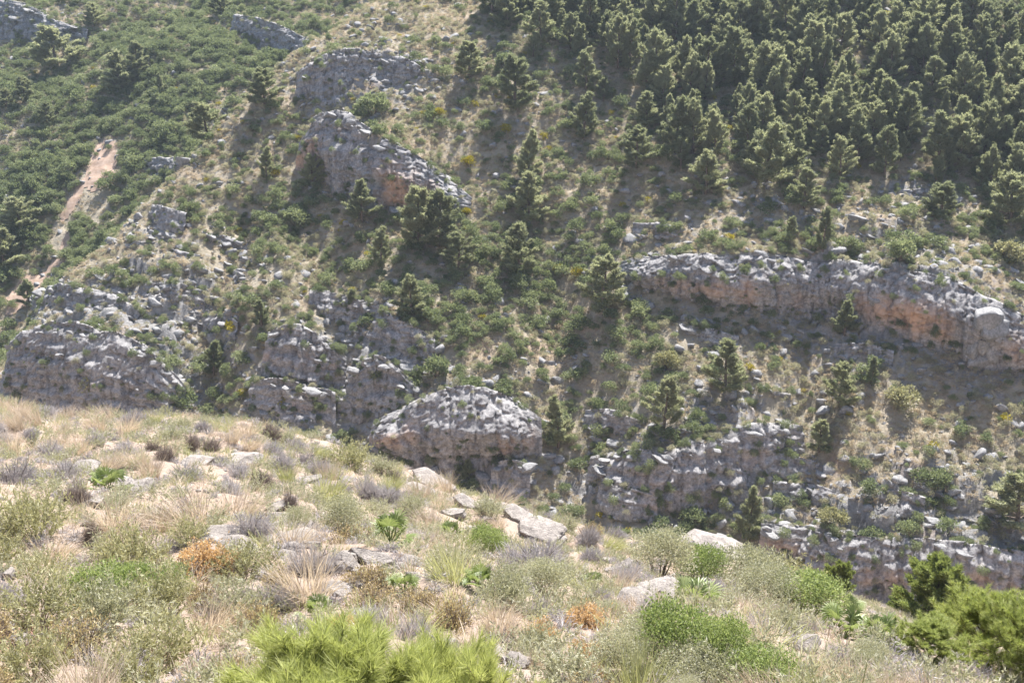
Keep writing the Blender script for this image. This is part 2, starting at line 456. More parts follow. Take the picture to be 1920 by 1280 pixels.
def blades(mb, P, D, L, W, bend, r, seg=3):
    """grass blades: strips that lean over along D and droop"""
    n = len(P); D = unit(D)
    S = unit(np.cross(D, unit(r.normal(size=(n, 3)))))
    H = D.copy(); H[:, 2] = 0; H = unit(H + 1e-6)
    L = np.broadcast_to(L, n)[:, None]; W = np.broadcast_to(W, n)[:, None]; bend = np.broadcast_to(bend, n)[:, None]
    rows = []
    for k in range(seg + 1):
        t = k / seg
        c = P + D * L * t + (H * 0.6 + np.array([0, 0, -1.0])) * (L * bend * t * t)
        w = W * (1 - t) ** 0.7 * 0.5 + 0.0006
        rows.append(c + S * w); rows.append(c - S * w)
    V = np.stack(rows, 1)
    base = np.arange(n)[:, None] * (2 * (seg + 1))
    F = np.concatenate([base + np.array([2 * k, 2 * k + 1, 2 * k + 3, 2 * k + 2]) for k in range(seg)], 0)
    mb.add(V, F)

def tube(mb, P, R, sides=6):
    P = np.asarray(P, float); R = np.asarray(R, float); n = len(P)
    T = np.gradient(P, axis=0); T = unit(T)
    ref = np.where(np.abs(T[:, 2:3]) > 0.9, [[1.0, 0, 0]], [[0, 0, 1.0]])
    A = unit(np.cross(T, ref)); B = np.cross(T, A)
    a = np.linspace(0, 2 * math.pi, sides, endpoint=False)
    V = P[:, None] + R[:, None, None] * (A[:, None] * np.cos(a)[None, :, None] + B[:, None] * np.sin(a)[None, :, None])
    i = np.arange(n - 1)[:, None] * sides; j = np.arange(sides)[None]; k = (j + 1) % sides
    F = np.stack([i + j, i + k, i + sides + k, i + sides + j], -1).reshape(-1, 4)
    mb.add(V, F)

# ------------------------------------------------------------------ materials
def mat_new(name):
    m = bpy.data.materials.new(name); m.use_nodes = True
    nt = m.node_tree; nt.nodes.clear()
    return m, nt.nodes, nt.links

def ramp(n, stops, interp='LINEAR'):
    r = n.new('ShaderNodeValToRGB'); e = r.color_ramp; e.interpolation = interp
    while len(e.elements) < len(stops): e.elements.new(0.5)
    for el, (p, c) in zip(e.elements, stops):
        el.position = p; el.color = (c[0], c[1], c[2], 1)
    return r

def foliage(name, cols, transl=0.35, rough=0.6, tr_tint=(1.1, 1.1, 0.82), island=0.5, spec=0.25):
    """cols: list of (r,g,b); colour varies between plants and between leaves"""
    m, n, l = mat_new(name)
    oi = n.new('ShaderNodeObjectInfo'); ge = n.new('ShaderNodeNewGeometry')
    mix = n.new('ShaderNodeMath'); mix.operation = 'MULTIPLY_ADD'
    l.new(ge.outputs['Random Per Island'], mix.inputs[0]); mix.inputs[1].default_value = island
    mul = n.new('ShaderNodeMath'); mul.operation = 'MULTIPLY'; l.new(oi.outputs['Random'], mul.inputs[0]); mul.inputs[1].default_value = 1 - island
    l.new(mul.outputs[0], mix.inputs[2])
    r = ramp(n, [(0.12 + 0.76 * i / max(1, len(cols) - 1), c) for i, c in enumerate(cols)])
    l.new(mix.outputs[0], r.inputs['Fac'])
    b = n.new('ShaderNodeBsdfPrincipled'); b.inputs['Roughness'].default_value = rough
    b.inputs['Specular IOR Level'].default_value = spec
    l.new(r.outputs['Color'], b.inputs['Base Color'])
    t = n.new('ShaderNodeBsdfTranslucent')
    tc = n.new('ShaderNodeMix'); tc.data_type = 'RGBA'; tc.blend_type = 'MULTIPLY'; tc.inputs['Factor'].default_value = 1.0
    l.new(r.outputs['Color'], tc.inputs['A']); tc.inputs['B'].default_value = (*tr_tint, 1)
    l.new(tc.outputs['Result'], t.inputs['Color'])
    s = n.new('ShaderNodeMixShader'); s.inputs[0].default_value = transl
    l.new(b.outputs[0], s.inputs[1]); l.new(t.outputs[0], s.inputs[2])
    o = n.new('ShaderNodeOutputMaterial'); l.new(s.outputs[0], o.inputs['Surface'])
    return m

def noise_node(n, l, vec, scale, detail=6, rough=0.6, stretch_=None):
    t = n.new('ShaderNodeTexNoise'); t.inputs['Scale'].default_value = scale; t.inputs['Detail'].default_value = detail; t.inputs['Roughness'].default_value = rough
    if stretch_:
        mp = n.new('ShaderNodeMapping'); mp.inputs['Scale'].default_value = stretch_
        l.new(vec, mp.inputs['Vector']); l.new(mp.outputs[0], t.inputs['Vector'])
    else:
        l.new(vec, t.inputs['Vector'])
    return t

def mixc(n, l, fac, a, b):
    x = n.new('ShaderNodeMix'); x.data_type = 'RGBA'
    for sock, val in (('Factor', fac), ('A', a), ('B', b)):
        if hasattr(val, 'is_linked') or hasattr(val, 'links'):
            l.new(val, x.inputs[sock])
        elif sock == 'Factor':
            x.inputs[sock].default_value = val
        else:
            x.inputs[sock].default_value = (*val, 1)
    return x.outputs['Result']

def rock_material(name, light, dark, stain, size=1.0, use_stain=True, bump=0.6):
    m, n, l = mat_new(name)
    tc = n.new('ShaderNodeTexCoord'); vec = tc.outputs['Object']
    n1 = noise_node(n, l, vec, 0.9 / size, 8, 0.65)
    n2 = noise_node(n, l, vec, 4.5 / size, 6, 0.7)
    base = ramp(n, [(0.34, dark), (0.62, light)]); l.new(n1.outputs['Fac'], base.inputs['Fac'])
    sp = ramp(n, [(0.38, (0.35, 0.35, 0.36)), (0.6, (1, 1, 1))]); l.new(n2.outputs['Fac'], sp.inputs['Fac'])
    mu = n.new('ShaderNodeMix'); mu.data_type = 'RGBA'; mu.blend_type = 'MULTIPLY'; mu.inputs['Factor'].default_value = 0.6
    l.new(base.outputs['Color'], mu.inputs['A']); l.new(sp.outputs['Color'], mu.inputs['B'])
    col = mu.outputs['Result']
    if use_stain:
        a = n.new('ShaderNodeAttribute'); a.attribute_name = 'stain'
        n3 = noise_node(n, l, vec, 0.55 / size, 5, 0.6, (1, 1, 0.45))
        ad = n.new('ShaderNodeMath'); ad.operation = 'ADD'; l.new(a.outputs['Fac'], ad.inputs[0]); l.new(n3.outputs['Fac'], ad.inputs[1])
        sr = ramp(n, [(0.56, (0, 0, 0)), (1.0, (0.85, 0.85, 0.85))])
        sc_ = n.new('ShaderNodeMath'); sc_.operation = 'MULTIPLY'; sc_.inputs[1].default_value = 0.72; l.new(ad.outputs[0], sc_.inputs[0])
        l.new(sc_.outputs[0], sr.inputs['Fac'])
        col = mixc(n, l, sr.outputs['Color'], col, stain)
    if use_stain:
        ns_ = noise_node(n, l, vec, 1.3 / size, 6, 0.65, (1, 1, 0.14)); sk = ramp(n, [(0.36, (0.42, 0.42, 0.44)), (0.52, (1, 1, 1))]); l.new(ns_.outputs['Fac'], sk.inputs['Fac'])
        m5 = n.new('ShaderNodeMix'); m5.data_type = 'RGBA'; m5.blend_type = 'MULTIPLY'; m5.inputs['Factor'].default_value = 0.75
        l.new(col, m5.inputs['A']); l.new(sk.outputs['Color'], m5.inputs['B']); col = m5.outputs['Result']
    b = n.new('ShaderNodeBsdfPrincipled'); b.inputs['Roughness'].default_value = 0.92; b.inputs['Specular IOR Level'].default_value = 0.085
    l.new(col, b.inputs['Base Color'])
    v = n.new('ShaderNodeTexVoronoi'); v.feature = 'DISTANCE_TO_EDGE'; v.inputs['Scale'].default_value = 1.6 / size
    l.new(vec, v.inputs['Vector'])
    n4 = noise_node(n, l, vec, 3.0 / size, 10, 0.75)
    sm = n.new('ShaderNodeMath'); sm.operation = 'MULTIPLY_ADD'; l.new(v.outputs['Distance'], sm.inputs[0]); sm.inputs[1].default_value = 0.5; l.new(n4.outputs['Fac'], sm.inputs[2])
    bp = n.new('ShaderNodeBump'); bp.inputs['Strength'].default_value = bump; bp.inputs['Distance'].default_value = 0.3 * size
    l.new(sm.outputs[0], bp.inputs['Height']); l.new(bp.outputs[0], b.inputs['Normal'])
    o = n.new('ShaderNodeOutputMaterial'); l.new(b.outputs[0], o.inputs['Surface'])
    return m

def ground_material(name, cols, rockc, scale, bump=0.5, soil=None):
    """cols: dry-grass and soil colours; attribute 'rock' brings out bare limestone, 'soil' red earth"""
    m, n, l = mat_new(name)
    tc = n.new('ShaderNodeTexCoord'); vec = tc.outputs['Object']
    a1 = noise_node(n, l, vec, 0.22 * scale, 6, 0.65); a2 = noise_node(n, l, vec, 2.6 * scale, 8, 0.72)
    mm = n.new('ShaderNodeMath'); mm.operation = 'MULTIPLY_ADD'; l.new(a1.outputs['Fac'], mm.inputs[0]); mm.inputs[1].default_value = 0.55
    m2 = n.new('ShaderNodeMath'); m2.operation = 'MULTIPLY'; l.new(a2.outputs['Fac'], m2.inputs[0]); m2.inputs[1].default_value = 0.45
    l.new(m2.outputs[0], mm.inputs[2])
    r = ramp(n, [(0.34 + 0.32 * i / (len(cols) - 1), c) for i, c in enumerate(cols)]); l.new(mm.outputs[0], r.inputs['Fac'])
    col = r.outputs['Color']
    at_ = n.new('ShaderNodeAttribute'); at_.attribute_name = 'rock'
    n3 = noise_node(n, l, vec, 1.1 * scale, 8, 0.7)
    ad = n.new('ShaderNodeMath'); ad.operation = 'ADD'; l.new(at_.outputs['Fac'], ad.inputs[0]); l.new(n3.outputs['Fac'], ad.inputs[1])
    rr = ramp(n, [(0.60, (0, 0, 0)), (0.72, (1, 1, 1))])
    l.new(ad.outputs[0], rr.inputs['Fac'])
    rv = ramp(n, [(0.35, tuple(0.55 * c for c in rockc)), (0.65, rockc)]); l.new(a2.outputs['Fac'], rv.inputs['Fac'])
    col = mixc(n, l, rr.outputs['Color'], col, rv.outputs['Color'])
    if soil:
        so = n.new('ShaderNodeAttribute'); so.attribute_name = 'soil'
        col = mixc(n, l, so.outputs['Fac'], col, soil)
    b = n.new('ShaderNodeBsdfPrincipled'); b.inputs['Roughness'].default_value = 0.95; b.inputs['Specular IOR Level'].default_value = 0.1
    l.new(col, b.inputs['Base Color'])
    n4 = noise_node(n, l, vec, 4.0 * scale, 10, 0.8)
    bp = n.new('ShaderNodeBump'); bp.inputs['Strength'].default_value = bump; bp.inputs['Distance'].default_value = 0.25 / scale
    l.new(n4.outputs['Fac'], bp.inputs['Height']); l.new(bp.outputs[0], b.inputs['Normal'])
    o = n.new('ShaderNodeOutputMaterial'); l.new(b.outputs[0], o.inputs['Surface'])
    return m

def plain(name, c1, c2, scale=8.0, rough=0.9):
    m, n, l = mat_new(name)
    tc = n.new('ShaderNodeTexCoord')
    t = noise_node(n, l, tc.outputs['Object'], scale, 6, 0.7)
    r = ramp(n, [(0.35, c1), (0.65, c2)]); l.new(t.outputs['Fac'], r.inputs['Fac'])
    b = n.new('ShaderNodeBsdfPrincipled'); b.inputs['Roughness'].default_value = rough; b.inputs['Specular IOR Level'].default_value = 0.085
    l.new(r.outputs['Color'], b.inputs['Base Color'])
    bp = n.new('ShaderNodeBump'); bp.inputs['Strength'].default_value = 0.5; bp.inputs['Distance'].default_value = 0.05
    l.new(t.outputs['Fac'], bp.inputs['Height']); l.new(bp.outputs[0], b.inputs['Normal'])
    o = n.new('ShaderNodeOutputMaterial'); l.new(b.outputs[0], o.inputs['Surface'])
    return m

M = dict(
    far_ground=ground_material('far_ground', [(0.21, 0.185, 0.13), (0.30, 0.26, 0.19), (0.40, 0.345, 0.26), (0.35, 0.31, 0.245)], (0.38, 0.365, 0.35), 0.8, 1.0, soil=(0.42, 0.27, 0.18)),
    near_ground=ground_material('near_ground', [(0.21, 0.155, 0.12), (0.275, 0.21, 0.165), (0.335, 0.265, 0.215), (0.30, 0.24, 0.195)], (0.36, 0.325, 0.29), 3.0, 0.6, soil=(0.36, 0.17, 0.11)),
    cliff=rock_material('cliff_rock', (0.42, 0.40, 0.385), (0.30, 0.29, 0.285), (0.54, 0.35, 0.235), 1.0, True, 0.55),
    stone=rock_material('pale_stone', (0.41, 0.365, 0.325), (0.22, 0.195, 0.175), (0.4, 0.27, 0.17), 0.3, False, 0.6),
    farstone=rock_material('grey_stone', (0.36, 0.35, 0.34), (0.24, 0.235, 0.23), (0.5, 0.3, 0.2), 0.7, False, 0.5),
    track=plain('red_dirt', (0.27, 0.185, 0.135), (0.42, 0.315, 0.245), 1.2),
    bark=plain('pine_bark', (0.10, 0.075, 0.06), (0.20, 0.16, 0.13), 6.0),
    twig=plain('dead_twig', (0.20, 0.16, 0.14), (0.32, 0.28, 0.25), 10.0),
    pine=foliage('pine_needles', [(0.19, 0.21, 0.135), (0.28, 0.295, 0.19), (0.38, 0.385, 0.26)], 0.55),
    pine_near=foliage('fresh_pine_needles', [(0.29, 0.32, 0.10), (0.39, 0.42, 0.155), (0.50, 0.515, 0.23)], 0.45, island=0.8),
    pine_corner=foliage('corner_pine_needles', [(0.20, 0.245, 0.065), (0.29, 0.33, 0.095), (0.41, 0.43, 0.16)], 0.45, island=0.8),
    pine_mid=foliage('mid_pine_needles', [(0.12, 0.16, 0.045), (0.19, 0.23, 0.07), (0.26, 0.29, 0.10)], 0.42),
    lentisk=foliage('lentisk_leaves', [(0.12, 0.15, 0.08), (0.19, 0.22, 0.12), (0.28, 0.305, 0.18)], 0.45),
    greygreen=foliage('greygreen_leaves', [(0.25, 0.24, 0.17), (0.36, 0.34, 0.245), (0.46, 0.43, 0.32)], 0.42),
    drytuft=foliage('dry_tuft', [(0.34, 0.29, 0.215), (0.45, 0.39, 0.295), (0.53, 0.475, 0.37)], 0.4, tr_tint=(1.1, 1.0, 0.8)),
    yellow=foliage('yellow_leaves', [(0.28, 0.25, 0.03), (0.40, 0.33, 0.04)], 0.35),
    n_green=foliage('bright_leaves', [(0.15, 0.195, 0.07), (0.225, 0.275, 0.10), (0.33, 0.375, 0.165)], 0.42, island=0.75),
    n_olive=foliage('olive_leaves', [(0.23, 0.225, 0.125), (0.33, 0.315, 0.18), (0.43, 0.41, 0.26)], 0.35, island=0.7),
    n_sage=foliage('sage_leaves', [(0.25, 0.25, 0.165), (0.355, 0.345, 0.24), (0.46, 0.445, 0.335)], 0.35, island=0.7),
    n_gold=foliage('golden_brown_leaves', [(0.30, 0.225, 0.125), (0.41, 0.32, 0.18), (0.50, 0.42, 0.26)], 0.35, island=0.7),
    n_orange=foliage('rust_orange_leaves', [(0.47, 0.32, 0.17), (0.56, 0.41, 0.235), (0.62, 0.49, 0.32)], 0.35, island=0.8, tr_tint=(1.1, 0.9, 0.6)),
    n_grey=foliage('grey_twigs', [(0.30, 0.27, 0.265), (0.42, 0.385, 0.375), (0.52, 0.48, 0.46)], 0.2, island=0.6, tr_tint=(1, 1, 1)),
    n_dark=foliage('dark_twigs', [(0.13, 0.10, 0.085), (0.22, 0.175, 0.15), (0.30, 0.25, 0.215)], 0.2, island=0.6, tr_tint=(1, 1, 1)),
    n_straw=foliage('straw_blades', [(0.41, 0.33, 0.25), (0.52, 0.435, 0.345), (0.59, 0.51, 0.425)], 0.4, island=0.6, tr_tint=(1.05, 1.0, 0.85)),
    n_greengrass=foliage('green_blades', [(0.27, 0.275, 0.13), (0.37, 0.37, 0.19), (0.47, 0.455, 0.27)], 0.4, island=0.6),
    palm=foliage('palm_fronds', [(0.13, 0.175, 0.06), (0.195, 0.245, 0.085), (0.29, 0.33, 0.145)], 0.4, island=0.6, rough=0.4, spec=0.4),
)

# ------------------------------------------------------------------ ground sheets
def grid_faces(nx, ny):
    i = np.arange(nx - 1)[None]; j = np.arange(ny - 1)[:, None] * nx
    return np.stack([j + i, j + i + 1, j + i + 1 + nx, j + i + nx], -1).reshape(-1, 4)

REDSOIL = [(1010, 660, 40, .5), (905, 660, 25, .4), (805, 600, 22, .45), (1080, 640, 30, .3), (1560, 865, 14, .6), (455, 410, 25, .3), (730, 250, 30, .3), (1130, 290, 40, .25), (340, 20, 40, .3)]
rock_attr = np.clip(0.55 * blobs(ROCKY, _gx.ravel(), _gy.ravel(), far_hit), 0, 0.30)
sl = np.hypot(*np.gradient(GZ, GY, GX)).ravel()
rock_attr = rock_attr + 0.25 * sstep(1.1, 1.8, sl)
soil_attr = np.clip(blobs(REDSOIL, _gx.ravel(), _gy.ravel(), far_hit) + 0.25 * (fbm(_gx.ravel() / 3, _gy.ravel() / 3, seed=71) - 0.2), 0, 0.7)
V = np.stack([_gx.ravel(), _gy.ravel(), GZ.ravel()], -1)
far_obj = link('far_hillside', new_mesh('far_hillside', V, grid_faces(len(GX), len(GY)), M['far_ground'], True, dict(rock=rock_attr, soil=soil_attr)))
tag(far_obj, 'steep scrub covered hillside across the gorge', kind='structure')

NX = stretch(-26, 26, 0.13, -90, 90); NY = stretch(2, 46, 0.13, -60, 74)
nx_, ny_ = np.meshgrid(NX, NY)
NZ = near_h(nx_.ravel(), ny_.ravel()).reshape(nx_.shape)
N_ROCKY = [(540, 985, 70, .16), (690, 1045, 60, .16), (430, 1000, 50, .12), (180, 880, 60, .1), (880, 930, 110, .16), (1000, 985, 60, .14), (1210, 1105, 60, .16), (830, 1190, 40, .12), (930, 1240, 50, .1), (450, 855, 50, .1), (620, 1095, 30, .14)]
N_SOIL = [(5, 1085, 60, 1.0), (25, 1195, 70, .8), (330, 1220, 20, .4), (660, 1000, 30, .15)]
V = np.stack([nx_.ravel(), ny_.ravel(), NZ.ravel()], -1)
near_obj = link('near_hillside', new_mesh('near_hillside', V, grid_faces(len(NX), len(NY)), M['near_ground'], True,
     dict(rock=np.clip(blobs(N_ROCKY, nx_.ravel(), ny_.ravel(), near_hit), 0, .3) - 0.06, soil=np.clip(blobs(N_SOIL, nx_.ravel(), ny_.ravel(), near_hit), 0, .8))))
tag(near_obj, 'dry stony near hillside falling away into the gorge', kind='structure')

# dirt track on the hillside behind the spur
def in_poly(poly, x, y):
    r = np.zeros(np.shape(x), bool)
    for k in range(len(poly)):
        (x1, y1), (x2, y2) = poly[k], poly[(k + 1) % len(poly)]
        c = ((y1 > y) != (y2 > y)) & (x < (x2 - x1) * (y - y1) / (y2 - y1 + 1e-12) + x1)
        r ^= c
    return r
TRACK = [[(192, 258), (216, 243), (223, 290), (222, 338), (206, 352), (186, 364), (164, 352), (130, 412), (112, 418), (104, 412), (140, 358), (158, 320), (170, 290)],
         [(118, 434), (132, 440), (122, 498), (98, 522), (66, 548), (44, 582), (4, 594), (20, 545), (36, 516), (82, 512), (106, 480)]]
for k, poly in enumerate(TRACK[:2]):
    P, _ = far_hit([p[0] for p in poly], [p[1] for p in poly])
    x0, x1, y0, y1 = P[:, 0].min() - 1, P[:, 0].max() + 1, P[:, 1].min() - 1, P[:, 1].max() + 1
    gx, gy = np.meshgrid(np.arange(x0, x1, 0.3), np.arange(y0, y1, 0.3))
    wob = 0.5 * fbm(gx, gy, seed=81, octaves=2)
    ins = in_poly([(p[0], p[1]) for p in P], gx + wob, gy + wob)
    ci = ins[:-1, :-1] & ins[1:, :-1] & ins[:-1, 1:] & ins[1:, 1:]
    F = grid_faces(gx.shape[1], gx.shape[0])[ci.ravel()]
    gz = far_lookup(gx.ravel(), gy.ravel()) + 0.10 + 0.05 * k
    used, inv = np.unique(F, return_inverse=True)
    V = np.stack([gx.ravel(), gy.ravel(), gz], -1)[used]
    o = link('dirt_track', new_mesh('dirt_track', V, inv.reshape(F.shape), M['track'], True))
    tag(o, ['wide bare red dirt track on the hillside behind the spur', 'narrow lower stretch of red dirt track beside the spur'][k], kind='structure')
    TRACK[k] = [(p[0], p[1]) for p in P]
def on_track(x, y):
    return in_poly(TRACK[0], x, y) | in_poly(TRACK[1], x, y)

# ------------------------------------------------------------------ cliffs
def rock_mesh(seed, mat, sub=3, flat=0.6, cuts=7, name='rock'):
    """angular limestone block: a subdivided cube-ball clipped by random planes, then roughened"""
    import bmesh
    r = np.random.default_rng(seed)
    bm = bmesh.new(); bmesh.ops.create_icosphere(bm, subdivisions=sub, radius=1.0)
    V = np.array([v.co[:] for v in bm.verts]); F = np.array([[v.index for v in f.verts] for f in bm.faces]); bm.free()
    V = V * [1.15, 1.0, 0.9]
    for k in range(cuts + 6):
        n = unit(np.round(r.normal(size=3) * [1.2, 1.2, 1.0], 0) + r.normal(size=3) * 0.28); dlt = r.uniform(0.42, 0.72)
        s_ = V @ n
        V = V - np.maximum(s_ - dlt, 0)[:, None] * n
    V = V / np.abs(V[:, 0]).max() * [1, r.uniform(0.85, 1.2), 1]
    V[:, 2] *= flat / np.abs(V[:, 2]).max()
    lay = np.floor((V[:, 2] / flat + 0.2 * V[:, 0]) * 3.1 + r.random())
    V[:, :2] *= (1 + 0.07 * (_hash(lay, lay * 0 + seed, lay * 0, 5) - 0.5))[:, None]
    V += unit(V) * (0.035 * fbm(V[:, 0] * 3 + seed, V[:, 1] * 3, V[:, 2] * 3, seed=seed, octaves=3))[:, None]
    return new_mesh(name, V, F, mat, False)

CLIFF_PTS = []
CLIFF_BLOCKS = [rock_mesh(150 + q, M['farstone'], 3, 0.6, 9) for q in range(8)]
def build_cliff(c, seed):
    foot, lip, s = c['foot'], c['lip'], c['s']
    res = 0.15
    lip = lip + [0, 0, 1.0 if ('cat' in c or c['key'] not in ('headland', 'long', 'alcove', 'nose', 'lower_mid', 'lower_right', 'corner')) else 0.5]
    ns = max(12, int(s[-1] / res)); nt = int(max(2.0, (lip[:, 2] - foot[:, 2]).max()) / res) + 6
    roll = 16
    ss = np.linspace(0, s[-1], ns)
    def ip(A): return np.stack([np.interp(ss, s, A[:, k]) for k in range(3)], -1)
    Fo, Li = ip(foot), ip(lip)
    hgt = Li[:, 2] - Fo[:, 2]
    Li[:, 2] += hgt * 0.05 * fbm(ss / 3.0, np.full(ns, seed * 1.7), seed=seed + 5, octaves=3) + 0.1
    T = unit(np.gradient(Fo, axis=0) * [1, 1, 0]); N = np.stack([T[:, 1], -T[:, 0], np.zeros(ns)], -1)  # outward, towards the valley
    k = np.ones(9) / 9
    N = unit(np.stack([np.convolve(np.pad(N[:, j], 4, 'edge'), k, 'valid') for j in range(3)], -1))
    rows, tt = [], []
    end = np.minimum(ss, s[-1] - ss); taper = sstep(0, 2.5, end)
    for i in range(-5, nt + 1):
        t = i / nt
        P = Fo + (Li - Fo) * t
        if i < 0: P = Fo + np.array([0, 0, 1.0]) * (i * 0.35) + N * 0.1
        ov = c['over'] * (np.clip((t - 0.12) / 0.6, 0, 1) ** 0.8 * (1 - np.clip((t - 0.55) / 0.42, 0, 1) ** 1.5))
        und = vnoise(ss / 6.0, np.full(ns, seed * 3.3), seed=seed) * 0.5 + 0.5
        nst = max(2.0, float(hgt.max()) / 1.5)
        tv = np.clip(t, 0, 1) * nst + 0.8 * fbm(np.floor(ss / 2.2) * 2.2 / 3.5, np.full(ns, seed * 2.1), seed=seed + 8, octaves=3)
        stair = (np.floor(tv) + sstep(0.72, 1.0, tv - np.floor(tv))) / nst
        back = stair * hgt * (0.34 if c['over'] < 0.8 else 0.22) * (1.0 if c['over'] < 0.8 else sstep(0.45, 0.8, np.full(ns, t)))
        P = P + N * (0.35 + 0.12 * hgt + ov * (0.4 + 1.2 * und) * taper - back)[:, None]
        rows.append(P); tt.append(np.full(ns, t))
    last = rows[-1]
    for i in range(1, roll + 1):
        q = i / roll
        P = last - N * (q * 2.4)
        z = far_lookup(P[:, 0], P[:, 1])
        P = P.copy(); P[:, 2] = last[:, 2] * (1 - sstep(0, 0.5, q)) + z * sstep(0, 0.5, q) - 0.2 - 1.3 * q
        rows.append(P); tt.append(np.full(ns, 1 + q))
    P = np.stack(rows); tt = np.stack(tt); nr = len(rows)
    Nn = np.broadcast_to(N[None], P.shape).copy()
    up = np.clip((tt - 0.85) / 0.5, 0, 1)[..., None]
    Nn = unit(Nn * (1 - up) + np.array([0, 0, 1.0]) * up)
    x, y, z = P[..., 0].ravel(), P[..., 1].ravel(), P[..., 2].ravel()
    wx = 0.22 * fbm(x / 1.6, y / 1.6, z / 1.6, seed=seed + 33, octaves=3)
    tl = 0.14 * x                                     # beds dip gently to the right
    disp = 0.6 * fbm(x / 5.5, y / 5.5, z / 7.5, seed=seed, octaves=2)
    arc_ = np.broadcast_to(ss[None], tt.shape).ravel()
    jw = arc_ / 2.1 + 0.35 * fbm(arc_ / 5.0, z / 5.0, seed=seed + 21, octaves=2) + 0.10 * z * (vnoise(arc_ / 9.0, arc_ * 0, seed=seed + 2))
    ji = np.floor(jw); jf = jw - ji; jp = 0.5 + 0.35 * (_hash(ji, ji * 0, ji * 0, seed) - 0.5)
    jid = _hash(ji + (jf > jp), ji * 0 + 1, ji * 0, seed)                       # vertical joints split the face into buttresses
    disp += 0.8 * (jid - 0.5) - 0.35 * np.exp(-((jf - jp) / 0.035) ** 2)
    lay_w = (z + tl + 0.25 * fbm(x / 4, y / 4, seed=seed + 60, octaves=2))
    thick = 1.05 if c['strata'] < 0.5 else 0.8
    lf = lay_w / thick + 0.25 * _hash(ji + (jf > jp), ji * 0 + 3, ji * 0, seed); li = np.floor(lf); fr = lf - li
    stw = max(0.35, c['strata'])
    disp += stw * (0.55 * (_hash(li, li * 0 + seed, li * 0, 9) - 0.5) - 0.30 * np.exp(-((fr - 0.06) / 0.05) ** 2))
    d1, d2, cid = worley(x / 1.3 + wx, y / 1.3 - wx, (z + tl) / 1.0 + wx, seed + 40, True)
    disp += 0.46 * (cid - 0.5) - 0.26 * (1 - sstep(0.0, 0.07, d2 - d1))
    e1, e2, eid = worley(x / 0.5 + wx * 2, y / 0.5, (z + tl) / 0.42 + wx, seed + 50, True)
    disp += 0.24 * (eid - 0.5) - 0.08 * (1 - sstep(0, 0.1, e2 - e1))
    disp += 0.07 * fbm(x / 0.4, y / 0.4, z / 0.5, seed=seed + 65, octaves=2, gain=0.6)
    amp = (taper[None] * np.where(tt > 1.6, np.clip((2.0 - tt) / 0.4, 0, 1), 1.0)).ravel()
    topf = np.clip((tt.ravel() - 0.9) / 0.45, 0, 1)
    P = P + Nn * ((disp * (1 - 0.35 * topf) - 0.7 * min(1.0, float(hgt.max()) / 5.5) ** 2 * topf) * (0.25 + 0.75 * amp)).reshape(nr, ns)[..., None]
    st = c['stain'] * np.exp(-((tt - 0.40) / 0.36) ** 2) * (0.72 + 0.7 * fbm(P[..., 0] / 4.5, P[..., 1] / 4.5, P[..., 2] / 6, seed=seed + 70, octaves=2))
    if c['key'] == 'headland': st = st * 1.1
    me = new_mesh('limestone_cliff', P.reshape(-1, 3), grid_faces(ns, nr), M['cliff'], False, dict(stain=np.clip(st, 0, 1).ravel()))
    o = link('rock_ledge' if 'cat' in c else 'limestone_cliff', me)
    rr_ = np.random.default_rng(seed); q_ = P[5:nt + 8, 4:-4].reshape(-1, 3)
    CLIFF_PTS.append(q_[rr_.integers(0, len(q_), int(s[-1] * (lip[:, 2] - foot[:, 2]).mean() * 0.85))])
    for A_ in (P[5], P[nt + 7]):
        CLIFF_PTS.append(A_[rr_.integers(0, len(A_), int(s[-1] * 0.9))] + [0, 0, 0.1])
    A_ = P[nt + 4:nt + 14].reshape(-1, 3); CLIFF_PTS.append(A_[rr_.integers(0, len(A_), int(s[-1] * 3.0))] + [0, 0, 0.25])
    tag(o, c['label'], c.get('cat', 'cliff'), 'limestone cliffs and ledges of the far hillside')
    nb = int(s[-1] * 1.0) + 3
    for q in range(nb):
        a_ = rr_.uniform(0.02, 0.98); w_ = rr_.random()
        f0 = np.array([np.interp(a_ * s[-1], s, foot[:, j]) for j in range(3)]); l0 = np.array([np.interp(a_ * s[-1], s, lip[:, j]) for j in range(3)])
        nn = N[min(ns - 1, int(a_ * ns))]
        if w_ < 0.55: p_ = l0 + nn * rr_.uniform(-1.6, 0.5)
        elif w_ < 0.8: p_ = f0 + nn * rr_.uniform(0.2, 2.5)
        else: p_ = f0 + (l0 - f0) * rr_.random() + nn * (0.4 + 0.3 * c['over'])
        if w_ < 0.8: p_[2] = max(far_lookup(p_[0], p_[1]), p_[2] - 0.5 if w_ < 0.55 else -1e9)
        sz_ = 0.25 + 0.55 * rr_.random() ** 2.5
        bo = link('rock_block', CLIFF_BLOCKS[int(rr_.integers(0, len(CLIFF_BLOCKS)))], o, tuple(p_ - np.array([0, 0, 0.1 * sz_])), (rr_.normal() * 0.12, 0.14 + rr_.normal() * 0.1, rr_.uniform(-0.5, 0.5)), (sz_ * rr_.uniform(1, 1.7), sz_ * rr_.uniform(0.8, 1.3), sz_ * rr_.uniform(0.7, 1.5)))
    return o
for k, c in enumerate(CLIFFS):
    build_cliff(c, 100 + 13 * k)
pf, _ = far_hit([1838], [688]); pf = pf[0]
pil = link('rock_pillar', None, None, tuple(pf))
tag(pil, 'free standing jointed rock pillar at the right end of the long cliff', 'rock pillar', 'limestone cliffs and ledges of the far hillside')
